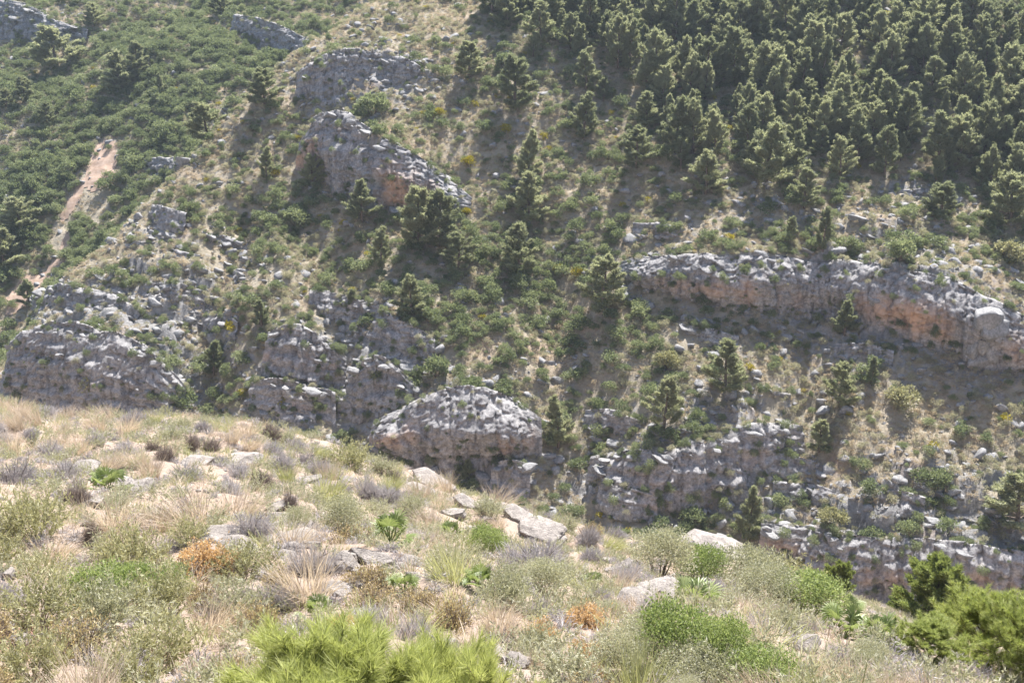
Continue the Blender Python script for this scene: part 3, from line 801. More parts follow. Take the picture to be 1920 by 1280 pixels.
for dx, dz, a_, b_, h_ in [(-0.3, 0.5, 1.5, 1.3, 1.3), (0.7, 1.2, 1.2, 1.2, 1.5), (-0.1, 2.2, 1.6, 1.3, 1.6), (0.3, 3.7, 1.7, 1.4, 1.5), (0.9, 3.2, 1.2, 1.0, 1.8), (0.0, 5.0, 1.35, 1.2, 1.3), (-0.8, 1.6, 0.9, 0.8, 1.3)]:
    link('rock_block', CLIFF_BLOCKS[int(rng.integers(0, 8))], pil, (dx, rng.uniform(-0.3, 0.3), dz), (rng.normal() * 0.1, rng.normal() * 0.1, rng.uniform(0, 6)), (a_, b_, h_ * 1.3))

# ------------------------------------------------------------------ plant builders
def rand_dome(r, n, flat=1.0):
    """directions on the upper half sphere"""
    v = unit(r.normal(size=(n, 3))); v[:, 2] = np.abs(v[:, 2]) * flat
    return unit(v)

def leafy_dome(seed, lobes, per, leaf, R=0.5, H=0.55, aspect=0.55, up=0.45, inner=0.35):
    """bushy crown made of overlapping lobes covered in leaves"""
    r = np.random.default_rng(seed); mb = MB()
    for k in range(lobes):
        a = r.uniform(0, 2 * math.pi); q = math.sqrt(r.uniform(0, 1)) * 0.72
        rad = R * r.uniform(0.28, 0.5)
        c = np.array([math.cos(a) * q * R, math.sin(a) * q * R, H * (0.30 + 0.62 * (1 - q * q)) * r.uniform(0.7, 1.12)])
        d = unit(r.normal(size=(per, 3)) + [0, 0, 0.35])
        rr = rad * (inner + (1 - inner) * r.random(per) ** 0.5)
        P = c + d * rr[:, None]
        P[:, 2] = np.maximum(P[:, 2], 0.02 * r.random(per))
        D = d * 0.8 + r.normal(size=(per, 3)) * 0.6 + [0, 0, up]
        L = leaf * r.uniform(0.7, 1.3, per)
        diamonds(mb, P, D, L, L * aspect, r)
    return mb

def stems(seed, n, R, H, rad, top=0.75):
    r = np.random.default_rng(seed); mb = MB()
    for k in range(n):
        a = r.uniform(0, 2 * math.pi); q = r.uniform(0.2, 0.8)
        e = np.array([math.cos(a) * R * q, math.sin(a) * R * q, H * top * r.uniform(0.6, 1)])
        b = np.array([math.cos(a) * R * 0.08, math.sin(a) * R * 0.08, -0.08])
        m = (b + e) / 2 + r.normal(size=3) * R * 0.08 + [0, 0, H * 0.1]
        tube(mb, [b, m, e], [rad, rad * 0.7, rad * 0.3], 5)
    return mb

def twig_dome(seed, n, R=0.5, H=0.5, w=0.012, leaves=0, leaf=0.03, spread=1.0, sub=3):
    """dome of fine forked twigs; optional tiny leaves on the outside"""
    r = np.random.default_rng(seed); mb = MB(); mbl = MB()
    d = rand_dome(r, n, 1.0)
    k_ = 6; ca = r.uniform(0, 6.28, k_); cq = np.sqrt(r.random(k_)) * 0.55 * R; cr = r.uniform(0.45, 0.72, k_); cr[0], cq[0] = 0.8, 0.1 * R
    g_ = r.integers(0, k_, n)
    cen = np.stack([np.cos(ca) * cq, np.sin(ca) * cq, np.zeros(k_)], -1)[g_]
    tips = cen + d * np.array([R, R, H]) * (cr[g_] * r.uniform(0.6, 1.15, n))[:, None] + r.normal(size=(n, 3)) * 0.03 * R
    tips[:, 2] = np.maximum(tips[:, 2], 0.02)
    base = cen * 0.8 + (tips - cen) * 0.25 * r.uniform(0, 1, (n, 1)); base[:, 2] *= 0.2
    L = np.linalg.norm(tips - base, axis=1)
    blades(mb, base, tips - base, L, w * 1.5, 0.06, r, 2)
    for k in range(sub):
        t = r.uniform(0.4, 0.9, n)[:, None]
        P = base + (tips - base) * t
        D = unit(tips - base) + r.normal(size=(n, 3)) * 0.55 + [0, 0, 0.25]
        blades(mb, P, D, L * r.uniform(0.22, 0.42, n), w, 0.03, r, 1)
    if leaves:
        i = r.integers(0, n, leaves)
        P = base[i] + (tips - base)[i] * r.uniform(0.72, 1.08, (leaves, 1)) + r.normal(size=(leaves, 3)) * 0.05 * R
        P[:, 2] = np.maximum(P[:, 2], 0.01)
        D = unit(tips - base)[i] + r.normal(size=(leaves, 3)) * 0.7
        Lf = leaf * r.uniform(0.6, 1.4, leaves)
        diamonds(mbl, P, D, Lf, Lf * 0.5, r)
    return mb, mbl

def upright_shrub(seed, n, R, H, per, leaf):
    """rosemary-like: many upright shoots thick with narrow leaves"""
    r = np.random.default_rng(seed); mb = MB()
    a = r.uniform(0, 2 * math.pi, n); q = np.sqrt(r.random(n)) * R
    B = np.stack([np.cos(a) * q * 0.5, np.sin(a) * q * 0.5, np.zeros(n)], -1)
    h = H * (1 - 0.5 * (q / R) ** 2) * r.uniform(0.65, 1.1, n)
    T = np.stack([np.cos(a) * q * 1.15, np.sin(a) * q * 1.15, h], -1) + r.normal(size=(n, 3)) * 0.05
    t = r.uniform(0.3, 1.0, (n, per))
    P = B[:, None] + (T - B)[:, None] * t[..., None]
    P[..., :2] += (T - B)[:, None, :2] * (-0.25 * np.sin(t * math.pi))[..., None]
    P = P.reshape(-1, 3)
    ax = np.repeat(unit(T - B), per, 0)
    D = ax * 0.8 + r.normal(size=P.shape) * 0.55
    L = leaf * r.uniform(0.7, 1.3, len(P))
    diamonds(mb, P, D, L, L * 0.22, r)
    return mb

def grass_tuft(seed, n, R, H, w=0.008, lean=0.6, bend=0.25):
    r = np.random.default_rng(seed); mb = MB()
    a = r.uniform(0, 2 * math.pi, n); q = np.sqrt(r.random(n)) * R * 0.35
    P = np.stack([np.cos(a) * q, np.sin(a) * q, -0.02 * np.ones(n)], -1)
    a2 = a + r.normal(size=n) * 0.6
    k = r.random(n) ** 0.8 * lean
    D = np.stack([np.cos(a2) * k, np.sin(a2) * k, np.ones(n)], -1) + np.array([r.normal() * 0.25, r.normal() * 0.25, 0]) + r.normal(size=(n, 3)) * 0.10
    blades(mb, P, D, H * r.uniform(0.55, 1.12, n), w, bend * r.uniform(0.2, 1.3, n), r, 3)
    return mb

def fan_palm(seed, n, R):
    """dwarf fan palm: fans of stiff leaflets on short stalks; returns one builder per frond"""
    r = np.random.default_rng(seed); fronds, stalks = [], MB()
    for k in range(n):
        a = r.uniform(0, 2 * math.pi); el = r.uniform(0.25, 1.35)
        D = np.array([math.cos(a) * math.cos(el), math.sin(a) * math.cos(el), math.sin(el)])
        Ls = R * r.uniform(0.45, 0.75)
        hub = D * Ls + [0, 0, -0.03]
        tube(stalks, [[0, 0, -0.05], hub * 0.5 + [0, 0, 0.03], hub], [0.010, 0.008, 0.006], 4)
        S = unit(np.cross(D, [0, 0, 1.0]) + 1e-6); Nn = np.cross(S, D)
        m = 17; th = np.linspace(-1.75, 1.75, m) + r.normal(size=m) * 0.04
        Ld = R * r.uniform(0.42, 0.62) * (1 - 0.22 * np.abs(th) / 1.75) * r.uniform(0.9, 1.1, m)
        dirs = D * np.cos(th)[:, None] + S * np.sin(th)[:, None] + Nn * 0.12
        mb = MB()
        dirs = unit(dirs); W = R * 0.060
        side = unit(np.cross(dirs, Nn))
        fold = Nn * W * 0.25
        P0 = np.broadcast_to(hub, (m, 3)); mid = hub + dirs * Ld[:, None] * 0.55; tip = hub + dirs * Ld[:, None] + [0, 0, -0.14 * R]
        Vv = np.stack([P0, mid + side * W * 0.5, tip, mid - side * W * 0.5, mid - fold], 1)
        F = (np.arange(m)[:, None] * 5)
        mb.add(Vv, np.concatenate([F + [0, 1, 4], F + [1, 2, 4], F + [2, 3, 4], F + [3, 0, 4]], 0))
        fronds.append(mb)
    return fronds, stalks

def pine(seed, H, W, limbs=26, clumps=5, cards=34, card=(0.27, 0.07), low=0.12, lean=0.04, shape=0.75):
    """Aleppo pine: trunk with rising limbs, tufts of needles at the limb ends"""
    r = np.random.default_rng(seed); wood, leaf = MB(), MB()
    bend = np.array([r.normal() * lean, r.normal() * lean, 0]) * H
    nT = 9; tz = np.linspace(-0.06, 0.98, nT)
    wig = np.cumsum(r.normal(size=(nT, 2)), 0) * 0.006 * H
    TP = np.stack([bend[0] * tz ** 2 + wig[:, 0], bend[1] * tz ** 2 + wig[:, 1], tz * H], -1)
    tube(wood, TP, 0.022 * H * (1 - tz.clip(0)) ** 0.8 + 0.006 * H, 7)
    C0, R0, DD = [], [], []
    for k in range(limbs):
        h = low + (0.97 - low) * ((k + r.uniform(0, 1)) / limbs) ** 0.95
        prof = max(0.16, (1 - h) ** shape * (0.66 + 0.34 * min(1, (h - low) / 0.25 + 0.2)))
        Lm = W * 0.56 * prof * r.uniform(0.62, 1.22)
        a = k * 2.39996 + r.normal() * 0.5
        el = math.radians(4 + 46 * h + r.normal() * 8)
        D = np.array([math.cos(a) * math.cos(el), math.sin(a) * math.cos(el), math.sin(el)])
        b = np.array([np.interp(h, tz, TP[:, 0]), np.interp(h, tz, TP[:, 1]), h * H])
        m = b + D * Lm * 0.55 - [0, 0, 0.06 * Lm]; e = b + D * Lm + [0, 0, 0.16 * Lm]
        tube(wood, [b, m, e], [0.009 * H * (1.1 - h), 0.006 * H * (1.1 - h), 0.002 * H], 5)
        S_ = unit(np.cross(D, [0, 0, 1.0]))
        nc = max(3, int(round(clumps * (0.5 + 0.9 * prof))))
        for c in range(nc):
            t = 0.45 + 0.62 * (c + r.random()) / nc
            side = r.normal() * 0.20 * Lm * (1.25 - t)
            p = b + (e - b) * t + S_ * side + [0, 0, (t - 0.6) * 0.22 * Lm]
            C0.append(p); R0.append(r.uniform(0.8, 1.2)); DD.append(unit(D + S_ * side / (Lm + 0.01) * 2 + [0, 0, 0.7]))
    for c in range(5):
        C0.append(TP[-1] + r.normal(size=3) * 0.016 * H - [0, 0, 0.025 * H * c]); R0.append(0.8); DD.append(np.array([0, 0, 1.0]))
    C0, R0, DD = np.array(C0), np.array(R0), np.array(DD)
    n = len(C0); cr = card[0]
    d = unit(r.normal(size=(n, cards, 3)) * 0.55 + DD[:, None] * 0.9)
    P = C0[:, None] + DD[:, None] * (cr * r.uniform(-0.7, 0.7, (n, cards, 1))) + r.normal(size=(n, cards, 3)) * cr * 0.26
    L = (cr * R0[:, None] * r.uniform(0.7, 1.25, (n, cards))).ravel()
    diamonds(leaf, P.reshape(-1, 3), d.reshape(-1, 3), L, card[1], r)
    return wood, leaf

def shoot_pine(seed, H, W, limbs, shoots, needles, nl=0.09, nw=0.004):
    """young pine seen close: upright shoots, each a brush of long needles"""
    r = np.random.default_rng(seed); wood, leaf = MB(), MB()
    tube(wood, [[0, 0, -0.1], [0.02, 0.01, H * 0.5], [0, 0, H * 0.97]], [0.022 * H, 0.014 * H, 0.004], 6)
    for k in range(limbs):
        h = 0.05 + 0.9 * ((k + r.random()) / limbs)
        a = k * 2.39996 + r.normal() * 0.3
        Lm = W * 0.5 * (1 - h) ** 0.55 * r.uniform(0.75, 1.15) + 0.05
        el = math.radians(18 + 45 * h)
        D = np.array([math.cos(a) * math.cos(el), math.sin(a) * math.cos(el), math.sin(el)])
        b = np.array([0, 0, h * H]); e = b + D * Lm + [0, 0, 0.18 * Lm]
        tube(wood, [b, (b + e) / 2 - [0, 0, 0.04 * Lm], e], [0.008 * H, 0.005 * H, 0.002], 4)
        for c in range(shoots):
            t = r.uniform(0.25, 1.05)
            p = b + (e - b) * t + r.normal(size=3) * 0.05 * Lm
            sd = unit(D * 0.6 + r.normal(size=3) * 0.35 + [0, 0, 1.0])
            sl_ = r.uniform(0.10, 0.20) * (0.7 + 0.5 * h)
            tube(wood, [p, p + sd * sl_], [0.004, 0.002], 3)
            q = r.random(needles)
            P = p + sd * (sl_ * q)[:, None]
            ring = unit(r.normal(size=(needles, 3)))
            ND = sd * 0.95 + ring * 0.62
            blades(leaf, P, ND, nl * r.uniform(0.7, 1.2, needles), nw, 0.05, r, 1)
    return wood, leaf

# ------------------------------------------------------------------ scatter of uncountable cover
def scatter_stuff(name, label, P, S, R, idx, protos):
    """one object: prototypes set out on points by geometry nodes"""
    col = bpy.data.collections.new(name + '_kinds')
    for k, me in enumerate(protos):
        po = bpy.data.objects.new('%s_kind_%02d' % (name, k), me); col.objects.link(po)
    me = bpy.data.meshes.new(name)
    me.vertices.add(len(P)); me.vertices.foreach_set('co', np.asarray(P, np.float32).ravel())
    a = me.attributes.new('scl', 'FLOAT_VECTOR', 'POINT'); a.data.foreach_set('vector', np.asarray(S, np.float32).ravel())
    a = me.attributes.new('rot', 'FLOAT_VECTOR', 'POINT'); a.data.foreach_set('vector', np.asarray(R, np.float32).ravel())
    a = me.attributes.new('idx', 'INT', 'POINT'); a.data.foreach_set('value', np.asarray(idx, np.int32))
    me.update()
    o = link(name, me)
    ng = bpy.data.node_groups.new(name, 'GeometryNodeTree')
    ng.interface.new_socket('Geometry', in_out='INPUT', socket_type='NodeSocketGeometry')
    ng.interface.new_socket('Geometry', in_out='OUTPUT', socket_type='NodeSocketGeometry')
    n, l = ng.nodes, ng.links
    gi, go = n.new('NodeGroupInput'), n.new('NodeGroupOutput')
    ci = n.new('GeometryNodeCollectionInfo'); ci.inputs['Collection'].default_value = col
    ci.inputs['Separate Children'].default_value = True; ci.inputs['Reset Children'].default_value = True
    ip = n.new('GeometryNodeInstanceOnPoints'); ip.inputs['Pick Instance'].default_value = True
    def na(nm, ty):
        x = n.new('GeometryNodeInputNamedAttribute'); x.data_type = ty; x.inputs['Name'].default_value = nm
        return next(s for s in x.outputs if s.enabled and s.name == 'Attribute')
    l.new(gi.outputs[0], ip.inputs['Points']); l.new(ci.outputs[0], ip.inputs['Instance'])
    l.new(na('idx', 'INT'), ip.inputs['Instance Index'])
    e2r = n.new('FunctionNodeEulerToRotation'); l.new(na('rot', 'FLOAT_VECTOR'), e2r.inputs[0])
    l.new(e2r.outputs[0], ip.inputs['Rotation']); l.new(na('scl', 'FLOAT_VECTOR'), ip.inputs['Scale'])
    l.new(ip.outputs[0], go.inputs[0])
    o.modifiers.new('scatter', 'NODES').node_group = ng
    return tag(o, label, kind='stuff')

def in_view(P, margin=0.12, y_hi=None):
    px, py, d = project(P)
    mx, my = 1920 * margin, 1280 * margin
    return (d > 1) & (px > -mx) & (px < 1920 + mx) & (py > -my) & (py < 1280 + my)

def jitter_grid(x0, x1, y0, y1, cell, r):
    gx, gy = np.meshgrid(np.arange(x0, x1, cell), np.arange(y0, y1, cell))
    return gx.ravel() + r.uniform(-.5, .5, gx.size) * cell, gy.ravel() + r.uniform(-.5, .5, gx.size) * cell

# hidden-line test of far points against the far surface and the near rim (keeps the scatter to what can be seen, with a margin)
def seen_far(P, lift=2.5, n=60):
    t = np.linspace(0.15, 0.985, n)[:, None]
    Q = P + [0, 0, lift]
    X, Y, Z = Q[None, :, 0] * t, Q[None, :, 1] * t, Q[None, :, 2] * t
    blk = np.zeros(len(P), bool)
    for k in range(n):
        m = Y[k] > 60
        blk |= m & (far_lookup(X[k], Y[k]) > Z[k] + 1.5)
        m = Y[k] < 70
        blk |= m & (NEARLOOK(X[k], Y[k]) > Z[k] + 1.0)
    return ~blk
def NEARLOOK(x, y):
    fx = np.interp(x, NX, np.arange(len(NX))); fy = np.interp(y, NY, np.arange(len(NY)))
    return NZ[np.rint(fy).astype(int), np.rint(fx).astype(int)]
def near_look(x, y):
    fx = np.interp(x, NX, np.arange(len(NX))); fy = np.interp(y, NY, np.arange(len(NY)))
    i = np.clip(fx.astype(int), 0, len(NX) - 2); j = np.clip(fy.astype(int), 0, len(NY) - 2); a, b = fx - i, fy - j
    return (NZ[j, i] * (1 - a) + NZ[j, i + 1] * a) * (1 - b) + (NZ[j + 1, i] * (1 - a) + NZ[j + 1, i + 1] * a) * b

# green density of the far scrub: pixel, radius, strength (negative = open and dry)
GREEN = [(100, 350, 220, .5), (300, 130, 200, .4), (60, 480, 120, .3), (380, 640, 45, .5), (440, 430, 60, .35), (640, 770, 45, .5), (600, 800, 60, .4),
         (700, 470, 130, .12), (950, 450, 130, .15), (1000, 560, 100, .22), (880, 600, 60, .3), (1090, 880, 50, .5), (1080, 750, 40, .4), (560, 400, 60, .3),
         (1400, 600, 90, .3), (1300, 950, 70, .4), (1250, 640, 60, .25), (800, 640, 50, .25), (1230, 570, 50, .3), (1560, 600, 60, .25), (1370, 985, 50, .4), (840, 880, 60, .4),
         (760, 60, 180, -.6), (900, 250, 90, -.2), (1750, 800, 200, -.45), (1600, 720, 120, -.2), (1350, 420, 120, -.35), (1450, 720, 100, -.25), (1700, 470, 150, -.3),
         (250, 440, 60, -.35), (380, 290, 60, -.25), (150, 520, 60, -.35), (720, 230, 80, -.3), (1180, 380, 90, -.15), (330, 480, 60, -.2), (620, 40, 70, -.4), (900, 680, 60, -.3), (1010, 650, 50, -.25), (1900, 750, 120, -.4)]
r = np.random.default_rng(5)
x, y = jitter_grid(-112, 112, 76, 268, 0.62, r)
P = np.stack([x, y, far_lookup(x, y)], -1)
k = in_view(P); P = P[k]; P = P[seen_far(P)]
x, y = P[:, 0], P[:, 1]
slope = far_slope(x, y)
green = blobs(GREEN, x, y, far_hit) + 0.30 * fbm(x / 7, y / 7, seed=91, octaves=3)
ridge_d, _, ridge_side = polyline(RIDGE, x, y)
beyond = (ridge_side > 0) & (ridge_d > 3)
green = green + np.where(beyond, -0.05 + 0.35 * fbm(x / 9, y / 9, seed=93, octaves=2), 0) - np.where(ridge_d < 4.5, 0.6, 0)
trk = on_track(x, y) | on_track(x, y + 1.5) | on_track(x, y + 3.0) | on_track(x, y + 4.5)
keep = (slope < 1.6) & (~trk | (r.random(len(x)) < 0.06))
u = r.random(len(x))
p_green = np.clip(0.37 + 0.55 * green, 0.06, 0.80)
kind = np.where(u < p_green, 0, np.where(u < p_green + 0.30, 1, 2))       # 0 green bush, 1 grey-green cushion, 2 dry tuft
keep &= r.random(len(x)) < np.where(kind == 0, 0.8, 0.85)
for c in CLIFFS:
    d_, _, sd_ = polyline(c['foot'][:, :2], x, y)
    keep &= ~((d_ < np.where(sd_ > 0, 1.2, 2.0)) & (r.random(len(x)) < 0.7))
P, kind, green, x, y, slope, beyond = P[keep], kind[keep], green[keep], x[keep], y[keep], slope[keep], beyond[keep]
far_protos = []
for q in range(5): far_protos.append(leafy_dome(200 + q, 12, 60, 0.105, R=0.62, H=0.72, aspect=0.6).mesh('leafy_bush', M['lentisk']))
for q in range(4): far_protos.append(leafy_dome(220 + q, 9, 44, 0.10, R=0.5, H=0.42, aspect=0.4).mesh('cushion_bush', M['greygreen']))
for q in range(3): far_protos.append(grass_tuft(240 + q, 60, 0.5, 0.42, 0.03, 1.1, 0.3).mesh('dry_tuft', M['drytuft']))
far_protos.append(leafy_dome(250, 8, 24, 0.15, R=0.5, H=0.5).mesh('yellow_bush', M['yellow']))
n = len(P)
idx = np.where(kind == 0, r.integers(0, 5, n), np.where(kind == 1, 5 + r.integers(0, 4, n), 9 + r.integers(0, 3, n)))
idx = np.where((kind == 1) & (r.random(n) < 0.02), 12, idx)
sz = np.where(kind == 0, r.uniform(0.55, 1.25, n) + 0.35 * np.clip(green, 0, 1) * r.random(n), np.where(kind == 1, r.uniform(0.6, 1.3, n), r.uniform(0.6, 1.3, n)))
big = r.random(n) ** 2.5
sz = np.where(kind == 0, sz * (0.7 + 1.0 * big), sz)
sz = np.where(beyond & (kind == 0), sz * 1.15, sz)
S = np.stack([sz * r.uniform(0.85, 1.2, n), sz * r.uniform(0.85, 1.2, n), sz * r.uniform(0.75, 1.15, n)], -1)
R = np.stack([r.normal(size=n) * 0.1, r.normal(size=n) * 0.1, r.uniform(0, 6.28, n)], -1)
P[:, 2] -= 0.08
cp = np.concatenate(CLIFF_PTS); nc = len(cp); cs = 0.22 + 0.85 * r.random(nc) ** 1.6
P = np.concatenate([P, cp - [0, 0, 0.1]]); S = np.concatenate([S, np.stack([cs, cs, cs * 0.9], -1)])
R = np.concatenate([R, np.stack([np.full(nc, 0.5), np.zeros(nc), r.uniform(-0.6, 0.6, nc)], -1)]); idx = np.concatenate([idx, r.choice([0, 1, 2, 3, 4, 5, 6, 7, 8], nc)])
scatter_stuff('maquis_scrub', 'dense low green and dry scrub covering the far hillside', P, S, R, idx, far_protos)
print('scrub', n)

# low dry cover between the bushes
x, y = jitter_grid(-108, 108, 76, 240, 0.5, r)
P = np.stack([x, y, far_lookup(x, y)], -1); P = P[in_view(P, 0.06)]; P = P[seen_far(P)]
P = P[(far_slope(P[:, 0], P[:, 1]) < 1.5) & ~on_track(P[:, 0], P[:, 1])]
P = P[r.random(len(P)) < np.clip(0.62 + 0.5 * fbm(P[:, 0] / 4, P[:, 1] / 4, seed=97, octaves=3), 0.1, 1)]
n = len(P)
low_protos = [leafy_dome(260 + q, 5, 16, 0.12, R=0.30, H=0.26, aspect=0.4).mesh('dry_cushion', M['drytuft']) for q in range(3)]
low_protos += [leafy_dome(265 + q, 5, 16, 0.11, R=0.30, H=0.28, aspect=0.4).mesh('grey_cushion', M['greygreen']) for q in range(2)]
low_protos += [grass_tuft(268 + q, 40, 0.5, 0.38, 0.03, 1.0, 0.3).mesh('dry_tuft', M['drytuft']) for q in range(2)]
sz = r.uniform(0.6, 1.3, n)
scatter_stuff('dry_undergrowth', 'low dry grass and cushions covering ground between far bushes', P, np.stack([sz, sz, sz * r.uniform(0.8, 1.2, n)], -1), np.stack([r.normal(size=n) * 0.1, r.normal(size=n) * 0.1, r.uniform(0, 6.28, n)], -1), r.integers(0, 7, n), low_protos)
print('undergrowth', n)

# loose grey stones on the far slope
x, y = jitter_grid(-112, 112, 76, 240, 0.8, r)
P = np.stack([x, y, far_lookup(x, y)], -1); P = P[in_view(P)]; P = P[seen_far(P)]
x, y = P[:, 0], P[:, 1]
dens = 0.17 + 1.5 * blobs(ROCKY, x, y, far_hit) + 0.25 * fbm(x / 6, y / 6, seed=95, octaves=3)
P = P[r.random(len(x)) < np.clip(dens, 0.0, 0.75)]
n = len(P)
stone_protos = [rock_mesh(300 + q, M['farstone'], 2, 0.65, 8) for q in range(6)]
sz = 0.14 + 0.62 * r.random(n) ** 2.6
S = np.stack([sz, sz, sz * r.uniform(0.6, 1.2, n)], -1); R = np.stack([r.normal(size=n) * 0.3, r.normal(size=n) * 0.3, r.uniform(0, 6.28, n)], -1)
scatter_stuff('scattered_stones', 'loose grey limestone blocks strewn over the far hillside', P, S, R, r.integers(0, 6, n), stone_protos)
print('stones', n)

# ------------------------------------------------------------------ pines of the far hillside
PINES = []
for q in range(7):
    w, f = pine(400 + q, 5.0, 3.5 if q < 5 else 2.8, limbs=34, clumps=11, cards=60, card=(0.25, 0.062), low=0.05 if q < 5 else 0.08, shape=[0.5, 0.6, 0.7, 0.55, 0.8, 0.75, 0.6][q])
    PINES.append((w.mesh('pine_trunk', M['bark'], True), f.mesh('pine_crown', M['pine'])))
def put_pine(var, loc, scl, rz, label, group, cat='pine tree', width=1.0, name='pine_tree'):
    root = link(name, None, None, loc, (0, 0, rz), (scl * width, scl * width, scl))
    tag(root, label, cat, group)
    link('trunk', PINES[var][0], root); link('crown', PINES[var][1], root)
    return root
ISOLATED = [  # foot x, foot y, height px, width factor, variant, label
 (880, 145, 60, 1.1, 0, 'round dark pine beside the upper rock ledge of the headland'),
 (965, 205, 90, 0.95, 1, 'tall airy pine just outside the edge of the pine wood'),
 (1098, 168, 66, 0.9, 5, 'slim pine standing at the lower tip of the pine wood'),
 (1095, 262, 80, 0.85, 6, 'narrow upright pine above a yellowish bush and dark bushes'),
 (1210, 240, 62, 0.95, 2, 'small pine below the wood, upslope of the pine with slanting shadow'),
 (1193, 316, 72, 0.95, 3, 'pine casting a long shadow down toward the tan slope'),
 (1322, 364, 74, 1.05, 4, 'bushy pine above the left end of the long cliff'),
 (1435, 348, 106, 1.0, 0, 'biggest pine on the lower edge of the wood'),
 (1510, 390, 70, 0.9, 2, 'pine on pale stones below the middle of the wood'),
 (1543, 470, 76, 0.6, 6, 'thin sparse pine leaning just above the long cliff'),
 (1763, 412, 66, 1.1, 1, 'pine on stony ground below the right part of the wood'),
 (1893, 420, 88, 1.1, 3, 'pine at the right edge of the picture under the wood'),
 (1990, 425, 88, 1.0, 2, None),
 (992, 342, 88, 0.75, 5, 'yellowish pine in the middle of the slope above a darker pine'),
 (990, 420, 90, 0.8, 2, 'darker pine directly below the yellowish pine'),
 (680, 416, 72, 0.9, 4, 'pale pine at the foot of the orange stained headland'),
 (586, 352, 58, 0.8, 1, 'small pine in the shade left of the headland cliff'),
 (500, 336, 56, 0.75, 6, 'small dark pine on the spur left of the headland'),
 (390, 266, 66, 1.15, 0, 'broad pale pine on the grassy spur crest'),
 (497, 196, 62, 1.1, 3, 'dark pine higher up the spur crest'),
 (222, 168, 64, 1.2, 4, 'broad pine casting a deep shadow above the dirt track'),
 (262, 142, 58, 0.9, 2, 'grey-green pine right behind the broad pine above the track'),
 (108, 132, 72, 1.25, 0, 'large dark pine under the pale corner cliff'),
 (48, 192, 44, 1.0, 1, 'small pine among dense scrub below the corner cliff'),
 (12, 205, 36, 1.0, 2, 'small pine at the left edge below the corner cliff'),
 (90, 235, 40, 0.9, 3, 'low pine amid scrub left of the track top'),
 (305, 182, 40, 0.7, 5, 'little pine in the scrub between track and spur'),
 (38, 440, 66, 1.2, 1, 'wide pine left of the lower dirt track'),
 (6, 500, 70, 1.1, 0, 'pine at the left edge below the wide pine'),
 (55, 575, 48, 1.0, 4, 'bushy pine beside the bend of the lower track'),
 (415, 30, 46, 1.0, 2, 'pine on the upper hillside left of the slanting rock band'),
 (176, 50, 40, 1.0, 3, 'pine near the top beside the corner cliff rocks'),
 (785, 462, 104, 0.85, 0, 'left one of the two big pines below the headland cliff'),
 (826, 462, 98, 0.85, 3, 'right one of the two big pines below the headland cliff'),
 (715, 502, 72, 0.75, 6, 'shaded narrow pine left of the twin big pines'),
 (860, 505, 66, 1.05, 1, 'pine below and right of the twin big pines'),
 (970, 512, 88, 0.85, 2, 'tall pine in the green middle of the slope'),
 (770, 590, 70, 0.95, 4, 'bright pine above the upper bedded ledge'),
 (1130, 576, 92, 0.95, 3, 'broad based pine left of the long cliff'),
 (657, 592, 48, 0.9, 5, 'little pine rooted on the upper bedded ledge'),
 (490, 612, 48, 0.8, 1, 'little pine above the layered ledge right of the gully'),
 (402, 702, 62, 0.85, 6, 'bright young pine in the deep gully by the limestone nose'),
 (612, 692, 36, 1.2, 4, 'bright pine bush sprouting from the layered rock ledge'),
 (1046, 838, 94, 0.75, 5, 'tall pine right of the orange alcove cliff'),
 (1358, 738, 98, 0.8, 2, 'dark pine casting a long shadow over the middle slope'),
 (1246, 800, 88, 0.8, 0, 'pale pine left of the long shadow on the middle slope'),
 (1572, 762, 82, 0.75, 3, 'pine with the deepest shadow on the dry slope below the long cliff'),
 (1535, 848, 62, 0.85, 1, 'small pine downslope of the pine with the deepest shadow'),
 (1584, 628, 62, 0.8, 4, 'pine standing at the shaded foot of the long cliff'),
 (1634, 722, 52, 0.55, 6, 'spindly sapling pine on the dry slope'),
 (1405, 1012, 98, 0.65, 5, 'slender pine rising from the gorge floor behind the near rim'),
 (1905, 985, 98, 1.25, 0, 'dense green pine at the right edge above the lower cliff'),
 (878, 902, 42, 0.85, 4, 'small pine peeking over the near rim below the alcove'),
 (1275, 320, 60, 0.8, 5, 'slim pine in the gap at the lower left of the wood'),
 (1482, 452, 44, 0.7, 1, 'small shrubby pine left of the thin sparse pine'),
]
F_, ok_ = far_hit([p[0] for p in ISOLATED], [p[1] for p in ISOLATED])
pine_xy = []
for (fx, fy, hp, wf, var, lab), p in zip(ISOLATED, F_):
    if lab is None: continue
    d = project(p)[2]
    h = hp * d / FPX / 0.95
    put_pine(var, (p[0], p[1], p[2] - 0.1), h / 5.0, rng.uniform(0, 6.28), lab, 'single pines dotted over the far hillside', width=wf * 1.4)
    pine_xy.append((p[0], p[1]))
WOOD = [(905, -40), (925, 45), (985, 70), (1000, 135), (1050, 120), (1130, 190), (1200, 205), (1270, 292), (1400, 335), (1480, 350), (1560, 335), (1660, 350), (1750, 350), (1830, 375), (1960, 395), (2080, 400), (2080, 30), (1930, 62), (1850, 45), (1800, -60)]
r = np.random.default_rng(21)
x, y = jitter_grid(-30, 112, 110, 300, 2.85, r)
P = np.stack([x, y, far_lookup(x, y)], -1)
px, py, d = project(P)
m = in_poly(WOOD, px, py) & (px < 1990) & (py > -75)
P = P[m]; P = P[seen_far(P, 5.0)]
kept = []
for p in P[np.argsort(P[:, 1])]:
    if all((p[0] - q[0]) ** 2 + (p[1] - q[1]) ** 2 > 4.5 for q in pine_xy):
        kept.append(p)
print('wood pines', len(kept))
